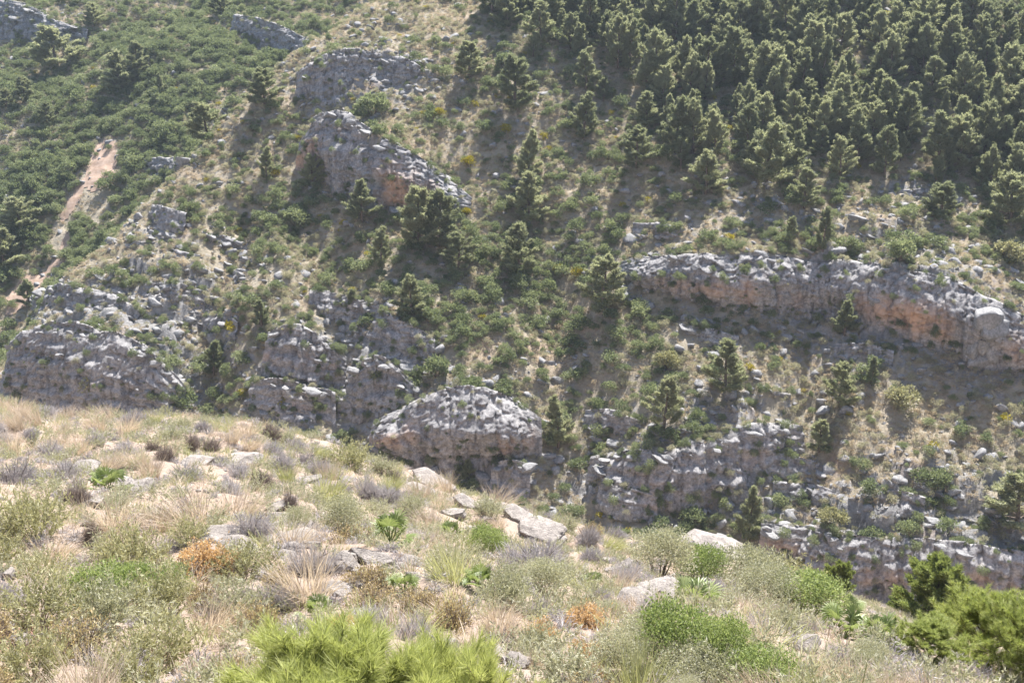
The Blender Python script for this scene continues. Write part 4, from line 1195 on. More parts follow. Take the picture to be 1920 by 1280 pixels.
WOOD_MARKS = [(965, 150, 'the tall airy pine'), (1098, 130, 'the slim pine at its tip'), (1435, 290, 'the biggest edge pine'), (1510, 350, 'the pine on pale stones'), (1763, 375, 'the pine on stony ground'),
              (1893, 375, 'the pine at the right edge'), (1275, 290, 'the slim gap pine'), (1210, 205, 'the small pine below the wood'), (1322, 325, 'the bushy pine above the long cliff')]
wood_used = {}
for p in kept[:300]:
    hh = r.choice([r.uniform(2.8, 4.4), r.uniform(4.4, 6.4)])
    q = project(np.array([p[0], p[1], p[2] + hh * 0.5]))
    lab = 'green pine growing close among others in the dense wood on the upper slope'
    for mx, my, ph in sorted(WOOD_MARKS, key=lambda w: math.hypot(w[0] - q[0], w[1] - q[1]))[:2]:
        dx, dy = q[0] - mx, q[1] - my
        if math.hypot(dx, dy) > 120: continue
        w = ('left of' if dx < 0 else 'right of') if abs(dx) > abs(dy) else ('behind' if dy < 0 else 'in front of')
        l2 = '%s pine of the wood %s %s %s' % ('small' if hh < 5 else 'tall', 'just' if math.hypot(dx, dy) < 60 else 'some way', w, ph)
        if l2 not in wood_used: wood_used[l2] = 1; lab = l2; break
    put_pine(int(r.integers(0, 7)), (p[0], p[1], p[2] - 0.1), hh / 5.0, r.uniform(0, 6.28), lab, 'pines of the dense wood', width=r.uniform(0.85, 1.3))

# bushes of the far slope that stand out
STAND_OUT = [
 (1051, 512, 26, 'yellow_bush', 'yellow flowering bush left of the other one by the broad based pine'), (1086, 520, 30, 'yellow_bush', 'bigger yellow flowering bush near the broad based pine'),
 (873, 402, 20, 'yellow_bush', 'bright yellow bush at the right end of the headland cliff'), (947, 250, 26, 'yellow_bush', 'yellow bush in the shadow of the tall airy pine'),
 (646, 424, 18, 'yellow_bush', 'small yellow bush in the shade under the headland'), (880, 312, 28, 'yellow_bush', 'yellowish bush on the headland bench'),
 (824, 218, 24, 'yellow_bush', 'yellow-green bush on the headland bench near its upper ledge'), (517, 330, 18, 'yellow_bush', 'yellow bush beside the small dark pine on the spur'),
 (430, 624, 34, 'yellow_bush', 'golden bush over the rocks right of the deep gully'), (534, 764, 34, 'yellow_bush', 'golden bush on the low bedded rock step'),
 (700, 218, 56, 'dark_bush', 'big dark round bush on top of the headland'), (945, 127, 38, 'dark_bush', 'round grey-green bush at the edge of the wood'),
 (557, 425, 46, 'dark_bush', 'dark bush left of the shaded ground under the headland'), (1688, 488, 56, 'dark_bush', 'dark green bush above the right part of the long cliff'),
 (1692, 765, 60, 'green_bush', 'bright green spreading bush on the dry slope'), (1250, 690, 50, 'green_bush', 'green bush above the pale pine on the middle slope'),
 (660, 110, 30, 'dark_bush', 'dark bush on the crest above the upper ledge'), (820, 705, 50, 'dark_bush', 'dark bush at the end of the upper bedded ledge'),
 (885, 740, 44, 'dark_bush', 'bush on the brow of the alcove cliff'), (180, 735, 60, 'green_bush', 'rounded olive bush growing from the limestone nose'),
 (100, 695, 38, 'dark_bush', 'dark bush in a cleft of the limestone nose'), (1760, 915, 50, 'dark_bush', 'dark bush on the dry slope above the bedded tier'),
 (1560, 985, 50, 'green_bush', 'green bush hanging over the lowest cliff wall'), (340, 770, 60, 'dark_bush', 'dark bush at the mouth of the deep gully'),
 (1895, 490, 60, 'green_bush', 'olive green bush at the right edge above the long cliff')]
_p, _ = far_hit([q[0] for q in STAND_OUT], [q[1] for q in STAND_OUT])
_yb = [leafy_dome(270 + q, 12, 60, 0.10, R=0.5, H=0.55).mesh('yellow_leaves', M['yellow']) for q in range(2)]
_db = [leafy_dome(274 + q, 18, 90, 0.085, R=0.5, H=0.6).mesh('dark_leaves', M['lentisk']) for q in range(2)]
_gb = [leafy_dome(278 + q, 18, 90, 0.085, R=0.5, H=0.55).mesh('green_leaves', M['n_olive']) for q in range(2)]
_st = stems(279, 7, 0.4, 0.5, 0.02).mesh('bush_stems', M['bark'])
for k, ((bx, by, wp, kd, lab), p) in enumerate(zip(STAND_OUT, _p)):
    w = wp * project(p)[2] / FPX * 1.1
    root = link(kd, None, None, (p[0], p[1], p[2] - 0.05), (0, 0, k * 1.3), (w, w, w * 0.95))
    tag(root, lab, 'bush', 'bushes that stand out on the far hillside')
    link('leaves', {'yellow_bush': _yb, 'dark_bush': _db, 'green_bush': _gb}[kd][k % 2], root); link('stems', _st, root)

# ------------------------------------------------------------------ foreground
ROCK_PROTOS = [rock_mesh(500 + q, M['stone'], 4, [0.55, 0.4, 0.7, 0.5, 0.45, 0.65, 0.35, 0.6][q], 10) for q in range(8)]
BOULDER = rock_mesh(520, M['stone'], 5, 0.62, 12)
PROTO = {}
def add_kind(name, foliage_mesh, stem_mesh, height): PROTO.setdefault(name, []).append((foliage_mesh, stem_mesh, height))
for q in range(3):
    st = stems(600 + q, 7, 0.42, 0.5, 0.012).mesh('shrub_stems', M['twig'])
    g, _ = twig_dome(610 + q, 700, 0.5, 0.46, 0.007, sub=5); gm = g.mesh('grey_twigs', M['n_grey']); add_kind('grey_shrub', gm, st, 0.46)
    g, _ = twig_dome(620 + q, 600, 0.5, 0.46, 0.008, sub=5); add_kind('dark_shrub', g.mesh('dark_twigs', M['n_dark']), st, 0.46)
    g, lf = twig_dome(630 + q, 260, 0.5, 0.48, 0.008, 2600, 0.032); add_kind('golden_shrub', lf.mesh('golden_leaves', M['n_gold']), g.mesh('golden_twigs', M['n_dark']), 0.48)
    g, lf = twig_dome(640 + q, 260, 0.5, 0.48, 0.008, 5200, 0.036); add_kind('orange_shrub', lf.mesh('orange_leaves', M['n_orange']), g.mesh('orange_twigs', M['n_dark']), 0.48)
    add_kind('sage_shrub', upright_shrub(650 + q, 110, 0.5, 0.62, 34, 0.062).mesh('sage_leaves', M['n_sage']), stems(655 + q, 12, 0.45, 0.5, 0.008).mesh('sage_stems', M['twig']), 0.60)
    add_kind('olive_shrub', upright_shrub(660 + q, 120, 0.5, 0.6, 32, 0.06).mesh('olive_leaves', M['n_olive']), stems(665 + q, 12, 0.45, 0.5, 0.008).mesh('olive_stems', M['twig']), 0.58)
    add_kind('green_shrub', leafy_dome(670 + q, 38, 200, 0.032, R=0.5, H=0.55, aspect=0.55).mesh('green_leaves', M['n_green']), stems(675 + q, 9, 0.42, 0.5, 0.014).mesh('green_stems', M['bark']), 0.60)
    add_kind('leafy_shrub', leafy_dome(680 + q, 40, 200, 0.026, R=0.5, H=0.52, aspect=0.55).mesh('leafy_leaves', M['n_sage']), stems(685 + q, 9, 0.42, 0.5, 0.012).mesh('leafy_stems', M['bark']), 0.57)
    add_kind('straw_tuft', grass_tuft(690 + q, 260, 0.5, 0.62, 0.007, 0.75, 0.28).mesh('straw_blades', M['n_straw']), None, 0.55)
    add_kind('green_tuft', grass_tuft(700 + q, 230, 0.5, 0.62, 0.008, 0.7, 0.22).mesh('green_blades', M['n_greengrass']), None, 0.55)
PALMS = []
for q in range(4):
    fr, sk = fan_palm(720 + q, 16, 0.5)
    PALMS.append(([f.mesh('palm_frond', M['palm']) for f in fr], sk.mesh('palm_stalks', M['palm'])))
MIDPINES = []
for q in range(3):
    w, f = pine(740 + q, 2.2, 2.3, limbs=64, clumps=13, cards=46, card=(0.15, 0.034), low=0.04, shape=0.36)
    MIDPINES.append((w.mesh('bushy_pine_trunk', M['bark'], True), f.mesh('bushy_pine_crown', M['pine_mid'])))

LAND = []          # landmarks for labels: pixel x, y, short phrase
EXCL = []
TAKEN = []         # pixel boxes already planted
USED = {}
def uniq(label):
    assert label not in USED, label
    USED[label] = 1
    return label

KIND_WORDS = dict(grey_shrub='grey dried shrub', dark_shrub='dark brown dried shrub', golden_shrub='golden brown cushion shrub', orange_shrub='rust orange shrub', sage_shrub='grey-green upright shrub',
                  olive_shrub='olive green bushy shrub', green_shrub='bright green leafy shrub', leafy_shrub='pale green leafy shrub', straw_tuft='straw coloured grass tuft', green_tuft='yellow-green grass tuft', rock='pale limestone rock')
GROUPS = dict(grey_shrub='grey dried shrubs of the near slope', dark_shrub='dark dried shrubs of the near slope', golden_shrub='golden cushion shrubs of the near slope', orange_shrub='rust orange shrubs of the near slope', sage_shrub='grey-green shrubs of the near slope',
              olive_shrub='olive shrubs of the near slope', green_shrub='bright green shrubs of the near slope', leafy_shrub='pale leafy shrubs of the near slope', straw_tuft='dry grass tufts of the near slope', green_tuft='green grass tufts of the near slope', rock='pale limestone rocks of the near slope')
def describe(kind, px, py, size):
    """where it stands, told from things one can find"""
    near = sorted(LAND, key=lambda L: math.hypot((L[0] - px), 1.6 * (L[1] - py)))[:10]
    words = KIND_WORDS[kind]
    for k, (lx, ly, ph) in enumerate(near):
        dx, dy = px - lx, py - ly
        if abs(dx) > 1.3 * abs(dy): w = 'left of' if dx < 0 else 'right of'
        else: w = 'behind' if dy < 0 else 'in front of'
        dist = math.hypot(dx, dy)
        pre = 'just ' if dist < 70 else 'some way '
        for adj in ([size] if size else []) + ['']:
            lab = ' '.join((adj + ' ' + words + ' ' + pre + w + ' ' + ph).split())
            if lab not in USED and len(lab.split()) <= 16:
                USED[lab] = 1
                return lab
    return None

def near_pos(px, py):
    P, ok = near_hit([px], [py])
    p = P[0]; p[2] = near_look(p[0], p[1])
    return p, project(p)[2]

def plant(kind, px, py, wpx, hpx, label=None, short=None, var=None, rz=None):
    p, d = near_pos(px, py)
    q = PROTO[kind]; v = q[int(rng.integers(0, len(q))) if var is None else var]
    w = wpx * d / FPX; h = hpx * d / FPX
    root = link(kind, None, None, (p[0], p[1], p[2] - 0.03), (0, 0, rng.uniform(0, 6.28) if rz is None else rz), (w, w, h / v[2]))
    link('blades' if 'tuft' in kind else ('twigs' if kind in ('grey_shrub', 'dark_shrub') else 'leaves'), v[0], root)
    if v[1]: link('stems', v[1], root)
    size = '' if wpx < 0 else ('big' if wpx > 95 else ('small' if wpx < 48 else ''))
    if label is None:
        label = describe(kind, px, py - hpx * 0.4, size)
        if label is None: label = KIND_WORDS[kind] + ' among the crowded scrub of the near slope'
    else: uniq(label)
    tag(root, label, 'grass tuft' if 'tuft' in kind else 'shrub', GROUPS[kind])
    if short: LAND.append((px, py - hpx * 0.4, short))
    TAKEN.append((px, py - hpx * 0.35, wpx * 0.5, hpx * 0.5))
    return root

def put_rock(px, py, wpx, hpx, label=None, short=None, mesh=None, depth=0.8):
    p, d = near_pos(px, py)
    me = mesh or ROCK_PROTOS[int(rng.integers(0, len(ROCK_PROTOS)))]
    w = wpx * d / FPX * 0.62; h = hpx * d / FPX * 0.95
    o = link('limestone_rock', me, None, (p[0], p[1] + 0.1, p[2] - h * 0.08), (rng.normal() * 0.12, rng.normal() * 0.12, rng.uniform(-0.5, 0.5) + (math.pi if rng.random() < .5 else 0)), (w, w * depth, h))
    if label is None:
        label = describe('rock', px, py - hpx * 0.4, 'big' if wpx > 65 else ('small' if wpx < 36 else '')) or 'pale limestone rock half buried in the scrub'
    else: uniq(label)
    tag(o, label, 'rock', GROUPS['rock'])
    if short: LAND.append((px, py - hpx * 0.4, short))
    TAKEN.append((px, py - hpx * 0.4, wpx * 0.42, hpx * 0.42)); EXCL.append((p[0], p[1] - 0.15, w * 0.7))
    return o

def put_palm(px, py, wpx, label, short, var):
    p, d = near_pos(px, py)
    w = wpx * d / FPX * 1.2
    root = link('dwarf_palm', None, None, (p[0], p[1], p[2] + 0.02), (0, 0, rng.uniform(0, 6.28)), (w, w, w * 0.95))
    EXCL.append((p[0], p[1], w * 0.55))
    for f in PALMS[var][0]: link('frond', f, root)
    link('stalks', PALMS[var][1], root)
    tag(root, uniq(label), 'palm', 'dwarf fan palms of the near slope')
    LAND.append((px, py - wpx * 0.3, short)); TAKEN.append((px, py - wpx * 0.2, wpx * 0.5, wpx * 0.42))

# palms
for q, a in enumerate([
  (732, 1022, 100, 'lush dwarf fan palm in the middle of the near slope', 'the lush middle palm'),
  (756, 1104, 66, 'upright dwarf palm below the lush middle palm', 'the upright palm'),
  (598, 1166, 84, 'dwarf palm pressed against an orange-brown shrub near the young pine', 'the palm by the young pine'),
  (205, 922, 84, 'yellowing dwarf palm beside the row of pale rocks', 'the yellowing palm'),
  (900, 1100, 84, 'spreading dwarf palm right of the upright palm', 'the spreading palm'),
  (1305, 1150, 128, 'bright yellow-green dwarf palm above the big green shrub', 'the bright palm'),
  (1395, 1252, 80, 'small dwarf palm poking out of the big green shrub', 'the palm in the shrub'),
  (1580, 1196, 120, 'dark dwarf palm clump on the sloping right side', 'the dark palm clump'),
  (1645, 1206, 96, 'dwarf palm with dry hanging fronds beside the dark palm clump', 'the drooping palm'),
  (1590, 1150, 60, 'thin dwarf palm behind the dark palm clump', 'the thin palm'),
  (845, 1008, 60, 'small dwarf palm right of the lush middle palm', 'the small middle palm'),
  (1110, 1095, 50, 'small dwarf palm near the pale grey-blue shrub', 'the small right palm')]):
    put_palm(*a, var=q % 4)
# rocks with a place of their own
put_rock(1325, 1040, 135, 78, 'huge pale boulder on the near rim beside a yellow-green pine', 'the huge rim boulder', BOULDER)
for a in [(115, 858, 34, 32, 'tilted pale rock at the head of the rock row', 'the tilted rock'), (150, 882, 62, 26, 'long pale rock second in the rock row', 'the rock row'),
          (205, 896, 66, 24, 'flat pale rock behind the yellowing palm', None), (258, 918, 56, 34, 'pale rock ending the rock row beside golden grass', None),
          (358, 872, 60, 30, 'squat pale rock among grey shrubs near the rim', 'the squat rock'), (445, 862, 84, 30, 'broad low pale rock close to the rim', 'the broad low rock'),
          (178, 955, 50, 22, 'grey rock in front of the dark dried bush', None), (520, 985, 74, 40, 'stacked pale rock slab right of the golden grass', 'the stacked slabs'),
          (548, 1012, 78, 40, 'lower pale slab of the stacked slabs', None), (510, 958, 56, 24, 'upper pale slab of the stacked slabs', None), (405, 1008, 92, 40, 'broad cracked pale rock below the golden grass', 'the cracked rock'),
          (440, 1025, 60, 30, None, None), (580, 1034, 36, 24, None, None), (800, 903, 86, 30, 'pale rock slab on the rim above grey shrubs', 'the rim slab'),
          (855, 914, 100, 26, 'long whaleback rock along the rim', 'the whaleback rock'), (775, 925, 70, 34, None, None), (872, 955, 64, 32, None, None), (935, 958, 56, 26, None, None),
          (968, 975, 76, 32, 'pale tilted slab below the whaleback rock', 'the tilted slab'), (1015, 1000, 80, 32, 'pale slab at the lower end of the rim rocks', 'the last rim slab'), (1035, 1015, 50, 26, None, None),
          (885, 998, 44, 18, None, None), (695, 1056, 74, 40, 'jagged pale rock pile above the upright palm', 'the jagged rock pile'), (650, 1062, 52, 34, None, None), (728, 1064, 44, 32, None, None), (668, 1040, 40, 26, None, None), (720, 1030, 34, 24, None, None),
          (622, 1110, 60, 36, 'lone pale rock above the young pine', 'the lone rock'), (832, 1222, 58, 60, 'tall pale rock right of the young pine shoots', 'the tall rock'), (1240, 1116, 84, 38, 'pale wedge rock left of the bright palm', 'the wedge rock'),
          (1200, 1136, 62, 32, None, None), (1140, 1054, 44, 30, None, None), (1165, 1066, 40, 24, None, None), (985, 1116, 46, 30, None, None), (1505, 1222, 72, 34, 'warm pale rock right of the big green shrub', 'the warm rock'),
          (1150, 1075, 36, 20, None, None), (22, 1206, 60, 24, 'reddish stones block on bare red soil', 'the red soil patch'), (60, 1200, 30, 18, None, None), (10, 1096, 40, 22, None, None), (930, 1248, 56, 22, None, None), (975, 1262, 44, 20, None, None), (905, 1268, 50, 22, None, None),
          (572, 900, 50, 16, None, None), (300, 812, 30, 12, None, None), (650, 905, 36, 14, None, None), (545, 1040, 40, 20, None, None), (470, 1040, 40, 20, None, None), (1280, 1090, 50, 22, None, None)]:
    put_rock(*a)
_rr = np.random.default_rng(66)
for cx_, cy_, n_ in [(530, 990, 6), (690, 1050, 6), (900, 945, 6), (430, 1010, 4), (1220, 1110, 4), (200, 890, 4), (620, 1100, 3), (960, 1240, 5), (30, 1190, 5)]:
    for q in range(n_):
        put_rock(cx_ + _rr.normal() * 50, cy_ + abs(_rr.normal()) * 22 - 4, _rr.uniform(18, 44), _rr.uniform(10, 24))
# shrubs and grasses with a look of their own
SPECIAL = [
 ('orange_shrub', 380, 1075, 125, 78, 'biggest rust orange shrub in the middle left of the slope', 'the big orange shrub'),
 ('orange_shrub', 1010, 1195, 90, 50, 'rust orange shrub left of the big green shrub', 'the right orange shrub'),
 ('orange_shrub', 1085, 1222, 70, 48, 'pinkish orange shrub touching the big green shrub', None),
 ('orange_shrub', 640, 1190, 74, 64, 'orange-brown shrub beside the palm by the young pine', None),
 ('orange_shrub', 1120, 1278, 60, 36, 'rust orange shrub at the very bottom under the big green shrub', None),
 ('dark_shrub', 395, 842, 48, 36, 'darkest brown dried bush on the near rim', 'the darkest dried bush'),
 ('dark_shrub', 360, 842, 44, 40, 'brown dried bush left of the darkest dried bush', None),
 ('dark_shrub', 545, 958, 44, 60, 'dark dried bush on a bare little trunk', 'the bush on a trunk'),
 ('dark_shrub', 490, 920, 72, 52, 'dark grey dried bush behind the bush on a trunk', 'the dark grey bush'),
 ('dark_shrub', 140, 945, 78, 60, 'brown dried bush left of the yellowing palm', 'the brown dried bush'),
 ('dark_shrub', 172, 1020, 56, 68, 'dark gnarled bush below the brown dried bush', 'the gnarled bush'),
 ('dark_shrub', 285, 848, 46, 34, 'brown cushion near the rim right of a grey one', None),
 ('grey_shrub', 240, 852, 66, 40, 'grey brown dried dome near the left rim', None),
 ('grey_shrub', 430, 925, 76, 44, 'rounded grey dome above the golden grass', 'the rounded grey dome'),
 ('grey_shrub', 25, 905, 110, 66, 'large silvery dried shrub at the left edge', 'the silvery shrub'),
 ('grey_shrub', 345, 900, 90, 44, 'silver grey dried shrub under the squat rock', None),
 ('grey_shrub', 1000, 1072, 150, 84, 'pale blue-grey feathery shrub in the middle right', 'the pale grey-blue shrub'),
 ('grey_shrub', 1180, 1088, 74, 52, 'grey brown dried dome right of the pale grey-blue shrub', None),
 ('grey_shrub', 770, 1205, 110, 84, 'grey twiggy bush between young pine and tall rock', 'the grey twiggy bush'),
 ('grey_shrub', 1330, 1122, 110, 62, 'tan grey dried dome right of the bright palm', None),
 ('grey_shrub', 685, 935, 66, 60, 'grey dried bush left of the rim slab', None),
 ('grey_shrub', 310, 1040, 70, 44, 'silvery bare twigs left of the big orange shrub', None),
 ('grey_shrub', 1510, 1190, 54, 44, 'grey bare bush above the warm rock', None),
 ('grey_shrub', 500, 1130, 120, 70, 'grey bare bush right of the golden cushions', None),
 ('straw_tuft', 360, 985, 190, 92, 'big golden feathery grass sweep above the cracked rock', 'the golden grass sweep'),
 ('straw_tuft', 440, 970, 150, 84, 'golden grass fan right of the golden grass sweep', None),
 ('straw_tuft', 290, 990, 120, 56, 'short tawny grass left of the golden grass sweep', None),
 ('straw_tuft', 205, 878, 80, 50, 'tan grass tuft behind the rock row', None),
 ('straw_tuft', 930, 950, 110, 50, 'wispy straw grass between the rim rocks', None),
 ('straw_tuft', 1450, 1140, 110, 60, 'straw grass below the wide olive thicket', None),
 ('straw_tuft', 1000, 1262, 110, 60, 'straw grass tuft by the stony path at the bottom', None),
 ('green_shrub', 190, 1130, 140, 84, 'vivid green leafy shrub among golden cushions', 'the vivid green shrub'),
 ('green_shrub', 255, 1120, 110, 66, 'vivid green middle part beside the vivid green shrub', None),
 ('green_shrub', 320, 1108, 84, 52, 'vivid green offshoot right of the vivid green shrub', None),
 ('leafy_shrub', 640, 995, 110, 62, 'soft grey-green bush left of the lush middle palm', 'the soft green bush'),
 ('olive_shrub', 655, 882, 92, 58, 'yellow-green dome on the rim', 'the yellow-green dome'),
 ('green_shrub', 915, 1040, 86, 56, 'green leafy bush right of the small middle palm', None),
 ('leafy_shrub', 1030, 1118, 120, 74, 'green spreading bush below the pale grey-blue shrub', None),
 ('leafy_shrub', 1235, 1082, 140, 84, 'mid green rounded thicket under the huge rim boulder', 'the rounded thicket'),
 ('green_shrub', 1310, 1092, 110, 66, 'darker green bush right of the rounded thicket', None),
 ('leafy_shrub', 1400, 1108, 150, 84, 'wide olive green thicket on the right rim', 'the wide olive thicket'),
 ('olive_shrub', 1470, 1112, 130, 80, 'right half of the olive green rim thicket', None),
 ('leafy_shrub', 1435, 1132, 140, 66, 'front skirt of the olive green rim thicket', None),
 ('green_shrub', 1510, 1152, 150, 80, 'green skirt of bush below the wide olive thicket', None),
 ('green_shrub', 1270, 1240, 170, 104, 'biggest green leafy shrub at the bottom right of centre', 'the big green shrub'),
 ('leafy_shrub', 1215, 1222, 120, 70, 'sage green top lobe behind the big green shrub', None),
 ('green_shrub', 1350, 1248, 130, 84, 'green right lobe of the big shrub mass', None),
 ('leafy_shrub', 1310, 1285, 170, 84, 'pale green front lobe of the big shrub mass', None),
 ('leafy_shrub', 1175, 1262, 140, 84, 'sage coloured left lobe of the big green shrub', None),
 ('green_shrub', 1430, 1282, 150, 80, 'bright green bush in the bottom row right of the big green shrub', None),
 ('golden_shrub', 515, 1092, 84, 52, 'tawny cushion right of the big orange shrub', None),
 ('golden_shrub', 855, 1170, 110, 90, 'tall olive brown bush right of the upright palm', 'the olive brown bush'),
 ('golden_shrub', 705, 1135, 130, 52, 'flat olive gold cushion left of the upright palm', None),
 ('golden_shrub', 365, 1130, 100, 54, 'golden cushion under the big orange shrub', None),
 ('golden_shrub', 440, 1262, 110, 80, 'brown gold bush left of the young pine', None),
 ('dark_shrub', 945, 1222, 52, 46, 'tuft-like brown cushion left of the right orange shrub', None),
 ('olive_shrub', 60, 1010, 150, 110, 'tall olive bush at the left edge above red soil', 'the tall olive bush'),
 ('olive_shrub', 300, 1240, 170, 110, 'olive bush in the lower left corner region', 'the lower olive bush'),
]
for a in SPECIAL: plant(*a)

# young pines and rim pines
def two_part(name, meshes, p, scl, rz, label, cat, group, short=None, pxy=None):
    root = link(name, None, None, p, (0, 0, rz), scl); tag(root, uniq(label), cat, group)
    link('trunk', meshes[0], root); link('crown', meshes[1], root)
    if short: LAND.append((*pxy, short))
for a in [(1745, 1165, 110, 150, 0, 'round dark green pine standing on the right rim', 'the round rim pine'), (1568, 1112, 58, 62, 1, 'small bushy pine behind the wide olive thicket', 'the small rim pine'),
          (1632, 1128, 48, 84, 2, 'low spreading pine between the rim pines', 'the low rim pine'), (1905, 1190, 80, 90, 0, 'pine bush at the right edge behind the young pine', None),
          (1225, 1012, 66, 130, 1, 'yellow-green bushy pine left of the huge rim boulder', 'the yellow-green rim pine'), (1690, 1150, 40, 60, 2, 'little pine at the left foot of the round rim pine', None), (1830, 1175, 44, 70, 1, 'little pine at the right foot of the round rim pine', None)]:
    p, d = near_pos(a[0], a[1])
    h = a[2] * d / FPX / 2.2; w = a[3] * d / FPX / 2.7
    two_part('pine_tree', MIDPINES[a[4]], (p[0], p[1], p[2] - 0.05), (w, w, h), rng.uniform(0, 6), a[5], 'pine tree', 'bushy pines along the near rim', a[6], (a[0], a[1] - a[2] * 0.4))
    TAKEN.append((a[0], a[1] - a[2] * 0.4, a[3] * 0.4, a[2] * 0.4))
w_, f_ = shoot_pine(760, 0.5, 1.5, 46, 14, 80, 0.12, 0.0030)
YP = (w_.mesh('young_pine_trunk', M['bark'], True), f_.mesh('young_pine_needles', M['pine_near']))
w_, f_ = shoot_pine(761, 1.25, 1.7, 46, 14, 80, 0.085, 0.0042)
YP2 = (w_.mesh('young_pine_trunk', M['bark'], True), f_.mesh('young_pine_needles', M['pine_corner']))
def young(meshes, hgt, px, top_py, Y, wide, label, rz, short=None, pxy=None):
    x = at(px, 1250, Y)[0]; z = near_look(np.array([x]), np.array([Y]))[0]
    hgt = max(v.co.z for v in meshes[1].vertices)
    sz_ = max(0.25, (at(px, top_py, Y)[2] - z + 0.05) / hgt)
    two_part('young_pine', meshes, (x, Y, z - 0.05), (wide, wide, sz_), rz, label, 'young pine', 'young pines close to the viewer', short, pxy)
    print('young', px, z, sz_)
young(YP, 0.72, 620, 1195, 4.5, 0.85, 'vivid yellow-green young pine filling the bottom centre', 0.3, 'the young pine', (690, 1235))
young(YP, 0.72, 830, 1195, 4.6, 0.62, 'side shoot of young pine reaching up right of the bottom centre pine', 2.1)
young(YP2, 1.35, 1835, 1115, 9.6, 0.95, 'tall bright young pine in the lower right corner', 0.7, 'the corner pine', (1850, 1200))
young(YP2, 1.35, 1735, 1195, 8.6, 0.55, 'shorter bright young pine left of the corner pine', 1.9)
young(YP2, 1.35, 1925, 1130, 8.8, 0.85, 'bright young pine cut off by the right edge', 2.9)
TAKEN += [(680, 1240, 230, 60), (1850, 1220, 140, 70), (1730, 1255, 70, 40)]

# the crowd of other plants between them
r = np.random.default_rng(33)
EDGE_PX = [(n_[0], n_[1]) for n_ in NEAR_CTRL[:13]]
ZONES = dict(  # pixel x, y, radius x, radius y, weights
    left_top=(150, 850, 300, 90, dict(grey_shrub=3, straw_tuft=3, dark_shrub=.8, green_tuft=1.0, sage_shrub=1.0)),
    left_low=(200, 1180, 350, 120, dict(golden_shrub=4, olive_shrub=3.0, sage_shrub=1.2, grey_shrub=1.2, straw_tuft=.3)),
    left_mid=(100, 1000, 220, 90, dict(olive_shrub=2.5, sage_shrub=2, grey_shrub=1.5, straw_tuft=1.5)),
    mid_top=(640, 900, 260, 80, dict(grey_shrub=3, straw_tuft=2.0, sage_shrub=2.5, green_tuft=1.4, dark_shrub=.4)),
    mid=(850, 1050, 260, 90, dict(sage_shrub=3, grey_shrub=2, straw_tuft=2.2, green_tuft=2, leafy_shrub=1.0, golden_shrub=.7)),
    right_top=(1200, 1040, 200, 70, dict(sage_shrub=2, grey_shrub=2, straw_tuft=2, leafy_shrub=1.5)),
    low_mid=(900, 1200, 260, 90, dict(grey_shrub=3, straw_tuft=1, golden_shrub=1.8, sage_shrub=1.3, orange_shrub=.6)),
    right=(1500, 1200, 300, 100, dict(straw_tuft=3, grey_shrub=1.2, green_tuft=1.5, leafy_shrub=1.0, sage_shrub=1)),
    rim_right=(1650, 1140, 200, 50, dict(straw_tuft=5, grey_shrub=1)))
cand = []
for t in range(24000):
    px, py = r.uniform(-60, 1980), r.uniform(770, 1330)
    ey = np.interp(px, [e[0] for e in EDGE_PX], [e[1] for e in EDGE_PX])
    if py < ey + 6: continue
    f = 0.6 + 1.3 * min(1.0, (py - ey) / 420.0)
    if any(abs(px - a) < bw + 8 and abs(py - 10 * f - b) < bh + 2 for a, b, bw, bh in TAKEN): continue
    if any(((px - a) / 54) ** 2 + ((py - b) / 25) ** 2 < (0.5 * (f + g)) ** 2 for a, b, g in cand): continue
    cand.append((px, py, f))
print('fillers', len(cand))
for px, py, f in sorted(cand, key=lambda q: q[1]):
    wts = {}
    for zx, zy, rx, ry, W in ZONES.values():
        g = math.exp(-((px - zx) / rx) ** 2 - ((py - zy) / ry) ** 2)
        for k, v in W.items(): wts[k] = wts.get(k, 0) + v * g
    ks = list(wts); pr = np.array([wts[k] for k in ks]); kd = ks[int(r.choice(len(ks), p=pr / pr.sum()))]
    w = 78 * f * r.uniform(0.75, 1.25) * (1.25 if 'tuft' in kd else 1)
    h = w * r.uniform(0.5, 0.72) * (1.1 if 'tuft' in kd else 1)
    plant(kd, px, py, w, h)

# ground cover of the near slope
r = np.random.default_rng(44)
x, y = jitter_grid(-24, 30, 3.5, 48, 0.27, r)
d_, _, side = polyline(NEAR_EDGE, x, y)
m = ~((side > 0) & (d_ > 1.0))
x, y = x[m], y[m]
P = np.stack([x, y, near_look(x, y)], -1)
P = P[in_view(P, 0.08)]
x, y = P[:, 0], P[:, 1]
bare = blobs(N_ROCKY, x, y, near_hit) * 2.2 + blobs(N_SOIL, x, y, near_hit)
ex_ = np.zeros(len(x), bool)
for a_, b_, c_ in EXCL: ex_ |= (x - a_) ** 2 + (y - b_) ** 2 < c_ ** 2
keep = ~ex_ & (r.random(len(x)) < np.clip(0.85 - bare + 0.3 * fbm(x / 1.2, y / 1.2, seed=99, octaves=2), 0.08, 1))
P = P[keep]; n = len(P)
cover = [grass_tuft(800 + q, 55, 0.4, 0.22, 0.008, 0.9, 0.3).mesh('cover_straw', M['n_straw']) for q in range(3)]
cover += [grass_tuft(810 + q, 45, 0.4, 0.26, 0.009, 0.9, 0.25).mesh('cover_green', M['n_greengrass']) for q in range(2)]
cover += [twig_dome(820 + q, 90, 0.22, 0.18, 0.007, sub=3)[0].mesh('cover_twigs', M['n_grey']) for q in range(2)]
cover += [upright_shrub(830 + q, 26, 0.2, 0.22, 22, 0.04).mesh('cover_herb', M['n_sage']) for q in range(2)]
idx = r.choice(9, n, p=[.11, .11, .10, .09, .09, .13, .13, .12, .12])
sz = r.uniform(0.55, 1.2, n)
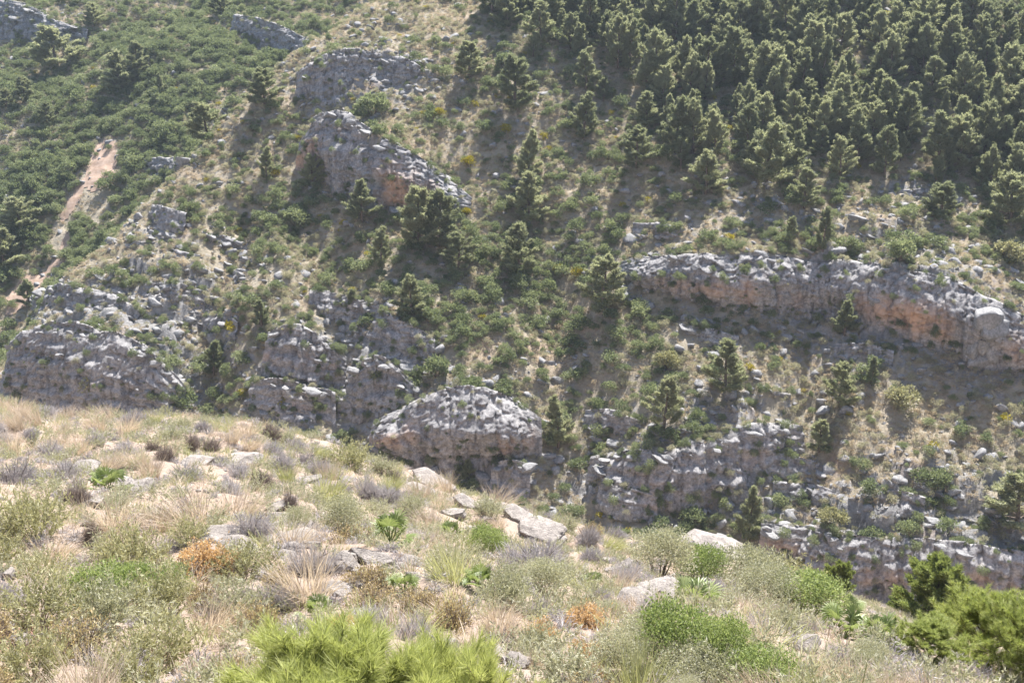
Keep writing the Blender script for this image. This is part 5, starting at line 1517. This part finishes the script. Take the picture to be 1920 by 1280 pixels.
R = np.stack([r.normal(size=n) * 0.12, r.normal(size=n) * 0.12, r.uniform(0, 6.28, n)], -1)
scatter_stuff('dry_grass', 'short dry grass and herbs between the shrubs of the near slope', P, np.stack([sz] * 3, -1), R, idx, cover)
print('cover', n)
x, y = jitter_grid(-24, 30, 3.5, 46, 0.22, r)
d_, _, side = polyline(NEAR_EDGE, x, y); m = ~(side > 0)
x, y = x[m], y[m]
P = np.stack([x, y, near_look(x, y)], -1); P = P[in_view(P, 0.05)]; x, y = P[:, 0], P[:, 1]
bare = blobs(N_ROCKY, x, y, near_hit) * 2.5 + blobs(N_SOIL, x, y, near_hit) * 0.6
P = P[r.random(len(x)) < np.clip(0.06 + bare, 0, 0.8)]; n = len(P)
sz = 0.02 + 0.09 * r.random(n) ** 2
pebble = [rock_mesh(840 + q, M['stone'], 2, 0.6, 8) for q in range(4)]
scatter_stuff('gravel', 'small pale stones littering bare ground of the near slope', P, np.stack([sz] * 3, -1), np.stack([r.normal(size=n) * 0.4, r.normal(size=n) * 0.4, r.uniform(0, 6.28, n)], -1), r.integers(0, 4, n), pebble)
print('pebbles', n)

# ------------------------------------------------------------------ the air of the gorge
def add_haze(density):
    x0, x1, y0, y1, z0 = -345, 345, -110, 490, min(GZ.min(), NZ.min()) - 1.0
    z1 = max(GZ.max(), NZ.max(), 0) + 10.0
    V = [(x, y, z) for z in (z0, z1) for y in (y0, y1) for x in (x0, x1)]
    F = np.array([(0, 2, 3, 1), (4, 5, 7, 6), (0, 1, 5, 4), (2, 6, 7, 3), (0, 4, 6, 2), (1, 3, 7, 5)])
    m, n, l = mat_new('haze')
    pv = n.new('ShaderNodeVolumePrincipled'); pv.inputs['Color'].default_value = (0.74, 0.86, 1.0, 1)
    pv.inputs['Density'].default_value = density; pv.inputs['Anisotropy'].default_value = 0.2
    o = n.new('ShaderNodeOutputMaterial'); l.new(pv.outputs[0], o.inputs['Volume'])
    ho = link('haze', new_mesh('haze', V, F, m))
    tag(ho, 'thin pale blue summer haze filling the gorge', kind='stuff')
    print('haze top', z1, 'bottom', z0)
add_haze(0.00021)
